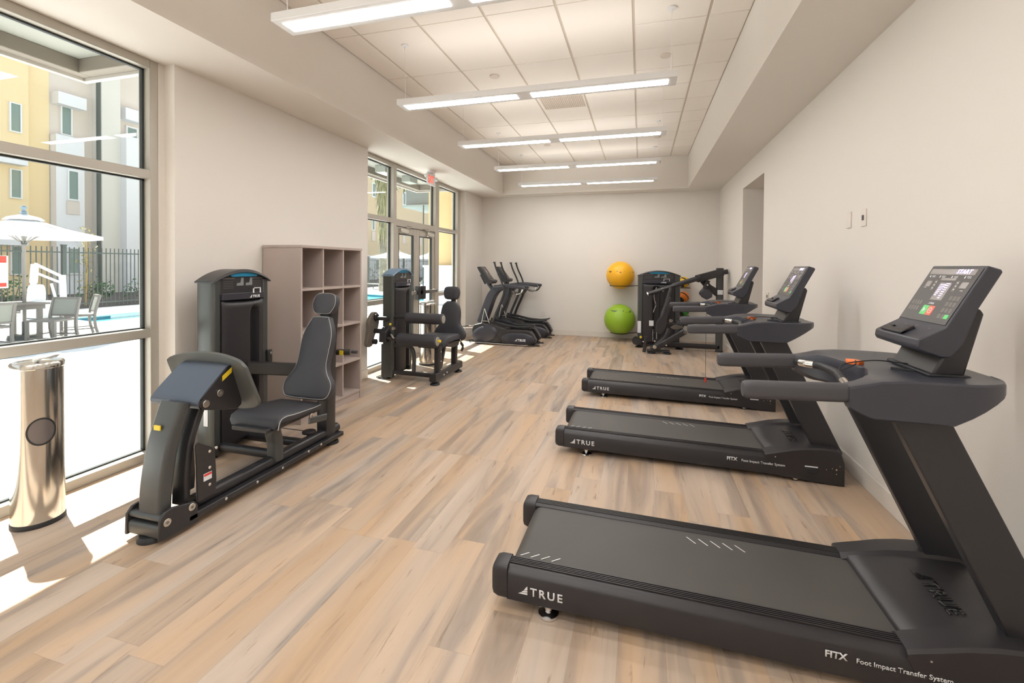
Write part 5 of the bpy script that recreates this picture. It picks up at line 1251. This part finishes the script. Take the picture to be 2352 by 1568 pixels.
for i, (y, h, w, lb) in enumerate(((9.3, 1.2, 1.2, 'green shrub at the frame edge behind the pool sign'), (11.6, 1.0, 1.0, 'green shrub behind the white pool lift'), (13.2, .95, 1.3, 'broad green shrub left of the tall dark pole'), (15.8, .95, 1.2, 'green shrub just right of the tall dark pole'), (17.9, 1.2, 1.1, 'green shrub at the right window edge'), (30.5, 1.6, 2.2, 'shrub behind the fence, left in the second window'), (35.5, 1.7, 2.4, 'shrub behind the fence, seen through the left door'), (41, 1.9, 2.6, 'shrub behind the fence, seen through the right door'))):
    shrub(-18.9 if y < 25 else -19.5, y, h, w, lb, n=170, seed=i)
t = thing('young_tree', 'slim yellow-leaved young tree behind the fence by the umbrella pole', 'tree', (-18.6, 11.1, .02)); bm = B(); tube(bm, [(-18.6, 11.1, 0), (-18.58, 11.12, 1.4), (-18.6, 11.1, 2.5)], .03, 8); obj('trunk', bm, mat('orange_bark', (.55, .38, .18), .9), t)
bm = B(); rnd = random.Random(9)
for k in range(230):
    z = rnd.uniform(.4, 2.75); r = .33*rnd.random(); a = rnd.uniform(0, 2*PI); c = V(-18.6+r*math.cos(a), 11.1+r*math.sin(a)*(1 if z > 1.9 else .7), z); d = V(rnd.uniform(-1, 1), rnd.uniform(-1, 1), rnd.uniform(-1, 1)).normalized(); s = d.cross(V(0, .3, 1)).normalized()
    poly(bm, [c-d*.05, c+s*.025, c+d*.05, c-s*.025])
obj('foliage', bm, LEAFY, t, smooth=False)

# umbrella
def umbrella(c, h, r, lb, sides=8, pole_r=.028, rot=.2, lean=None):
    x, y, z = c; t = thing('patio_umbrella', lb, 'umbrella', (x, y, 0), 'white patio umbrellas')
    bm = B(); cyl(bm, (x, y, h/2), pole_r, h, 'z', 14); p = obj('pole', bm, WOODP, t)
    def corner(k, rr, zz): a = rot+2*PI*k/sides; return (x+rr*math.cos(a), y+rr*math.sin(a), zz)
    bm = B(); n = 6
    secs = []
    for i in range(n+1):
        q = i/n; rr = .06+(r-.06)*q; zz = h-.08-.34*(q**1.0)-.03*math.sin(PI*q)
        ring = []
        for k in range(sides):
            for m_ in range(4):
                u = m_/4; a = Vector(corner(k, rr, zz)); b = Vector(corner(k+1, rr, zz)); pnt = a.lerp(b, u); pnt.z -= .02*math.sin(PI*u)*q*0; ring.append(pnt)
        secs.append(ring)
    secs.append([pnt+V(0, 0, -.07) for pnt in secs[-1]])
    loft(bm, secs, caps=False); cn = obj('canopy', bm, CANV, t, angle=20)
    s_ = cn.modifiers.new('thick', 'SOLIDIFY'); s_.thickness = .004
    bm = B(); loft(bm, [[corner(k, .02, h-.02) for k in range(sides)], [corner(k, .24, h-.085) for k in range(sides)], [corner(k, .30, h-.14) for k in range(sides)]], caps=False); v = obj('vent_cap', bm, CANV, cn, angle=20)
    for k in range(sides):
        bm = B(); tube(bm, [corner(k, .05, h-.11), corner(k, r*.98, h-.435)], .009, 6, False); rb = obj('rib', bm, WOODP, t)
        bm = B(); tube(bm, [corner(k, .04, h-.58), corner(k, r*.40, h-.235)], .008, 6, False); obj('strut', bm, WOODP, rb)
    bm = B(); lathe(bm, [(.0, 0), (.045, 0), (.06, .03), (.03, .06), (.03, .09), (.05, .13), (.03, .16), (0, .165)], (x, y, h-.02), 16); obj('finial', bm, mat('finial_blue_grey', (.20, .28, .34), .5), t)
    bm = B(); cyl(bm, (x, y, .04), .25, .08, 'z', 28, .23); cyl(bm, (x, y, .2), .04, .28, 'z', 14); obj('base', bm, FENCEM, t)
    bm = B(); cyl(bm, (x, y, h-.58), .045, .07, 'z', 14); obj('hub', bm, FENCEM, t)
    return t
umbrella((-11.6, 5.9, 0), 2.46, 1.16, 'big white patio umbrella over the outdoor table', rot=.12, sides=8)
umbrella((-12.3, 21.0, 0), 2.35, 1.25, 'far white patio umbrella beyond the pool, seen through the left door', rot=.3)
umbrella((-13.0, 26.8, 0), 2.4, 1.4, 'farthest white patio umbrella, seen through the right door', rot=.1)

# table and chairs
t = thing('patio_table', 'long taupe outdoor dining table under the umbrella', 'table', (-11.6, 4.98, 0))
bm = B()
for k in range(7): 
    a = -12.05+k*.131
    if k == 3: box(bm, a, a+.122, 3.9, 5.86, .685, .715); box(bm, a, a+.122, 5.94, 6.06, .685, .715); continue
    box(bm, a, a+.122, 3.9, 6.06, .685, .715)
obj('tabletop', bm, TAUPE, t, smooth=False)
bm = B(); box(bm, -12.02, -11.98, 4.0, 6.0, .60, .685); box(bm, -11.22, -11.18, 4.0, 6.0, .60, .685); box(bm, -11.98, -11.22, 5.96, 6.0, .60, .685); box(bm, -11.98, -11.22, 4.0, 4.04, .60, .685); obj('apron', bm, TAUPE, t, smooth=False)
for x in (-12.0, -11.22):
    for y in (4.04, 5.93): bm = B(); box(bm, x-.035, x+.035, y-.035, y+.035, 0, .685); obj('leg', bm, TAUPE, t, bevel=.004)
def chair(loc, rz, lb):
    """seat faces local +x"""
    t = thing('patio_chair', lb, 'chair', (0, 0, 0), 'taupe patio chairs round the table'); w = .24
    for s in (-1, 1):
        bm = B(); bar(bm, (.22, s*w, .0), (.22, s*w, .43), .05, .045, .004, up=(0, 1, 0)); obj('leg', bm, TAUPE, t)
        bm = B(); cbar(bm, [(-.27, s*w, .0), (-.22, s*w, .22), (-.215, s*w, .43), (-.25, s*w, .62), (-.30, s*w, .82)], .045, .04, .004, up=(0, 1, 0)); obj('leg', bm, TAUPE, t)
        bm = B(); bar(bm, (.22, s*w, .15), (-.24, s*w, .15), .03, .02, .004); obj('side_rail', bm, TAUPE, t)
    bm = B(); box(bm, -.22, .24, -w, w, .40, .44); obj('seat', bm, TAUPE, t, bevel=.004)
    bm = B(); prism(bm, [(-.235, .50), (-.222, .50), (-.288, .80), (-.300, .80)], 'y', -w+.02, w-.02); obj('backrest', bm, SLING, t)
    bm = B(); bar(bm, (-.300, -w, .81), (-.300, w, .81), .035, .04, .005); bar(bm, (-.235, -w, .49), (-.235, w, .49), .03, .035, .005); obj('back_frame', bm, TAUPE, t)
    bm = B(); bar(bm, (.22, -w, .10), (.22, w, .10), .02, .03, .004); bar(bm, (-.25, -w, .13), (-.25, w, .13), .02, .03, .004); obj('stretcher', bm, TAUPE, t)
    t.location = loc; t.rotation_euler[2] = rz
    return t
ch = chair((-10.62, 5.80, 0), -1.25, 'patio chair nearest the window, its pale back towards the room')
dup(ch, (-11.15, 6.52, 0), 'patio chair at the right end of the outdoor table', -1.95)
dup(ch, (-10.35, 4.75, 0), 'patio chair at the frame edge, left of the nearest patio chair', 3.14)
dup(ch, (-12.6, 5.05, 0), 'patio chair on the far side of the outdoor table', .0)
# pool lift
t = thing('pool_lift', 'white pool access lift with seat and raised arm beside the pool', 'pool lift', (-15.6, 8.6, 0))
bm = B(); cbar(bm, [(-15.5, 8.07, .95), (-15.5, 8.10, 1.45)], .14, .12, .03, up=(1, 0, 0)); bar(bm, (-15.5, 8.06, .4), (-15.5, 8.07, .97), .10, .10, .02, up=(1, 0, 0)); obj('mast', bm, WHT, t)
bm = B(); bar(bm, (-15.5, 8.10, 1.46), (-15.5, 8.70, 1.10), .06, .07, .02); bar(bm, (-15.5, 8.12, 1.22), (-15.5, 8.62, .96), .05, .06, .02); obj('lift_arm', bm, WHT, t)
bm = B(); bar(bm, (-15.5, 8.70, 1.15), (-15.5, 8.72, .45), .12, .12, .03, up=(1, 0, 0)); bar(bm, (-15.5, 8.45, .92), (-15.5, 8.58, .35), .05, .05, .01, up=(1, 0, 0)); obj('lift_post', bm, WHT, t)
bm = B(); prism(bm, roundpoly([(7.92, .50), (7.95, .85), (8.05, .90), (8.22, .90), (8.28, .80), (8.28, .45), (8.1, .42)], 4), 'x', -15.5, -15.42); obj('seat_back', bm, WHT, t, bevel=.01)
bm = B(); box(bm, -15.45, -15.0, 7.95, 8.30, .42, .48); box(bm, -15.25, -15.1, 7.72, 7.80, .45, .60); obj('seat', bm, WHT, t, bevel=.02)
bm = B(); box(bm, -15.9, -15.2, 8.0, 8.9, .01, .40); obj('base_cabinet', bm, WHT, t, bevel=.02)
# loungers beyond the pool
def lounger(loc, lb):
    t = thing('sun_lounger', lb, 'sun lounger', (0, 0, 0), 'sun loungers beyond the pool')
    bm = B(); box(bm, -.3, .3, -.6, .9, .30, .35); obj('bed', bm, SLING, t); bm = B(); prism(bm, [(-.6, .33), (-1.05, .70), (-1.0, .74), (-.55, .38)], 'x', -.3, .3); obj('backrest', bm, SLING, t)
    for sx in (-.27, .27):
        for sy in (-.5, .8): bm = B(); box(bm, sx-.02, sx+.02, sy-.02, sy+.02, 0, .30); obj('leg', bm, FENCEM, t)
    t.location = loc; t.rotation_euler[2] = 1.2; return t
l = lounger((-15.4, 24.3, 0), 'sun lounger beyond the pool, seen left of the leg curl machine'); dup(l, (-14.2, 27.2, 0), 'sun lounger beyond the pool, seen through the right door')
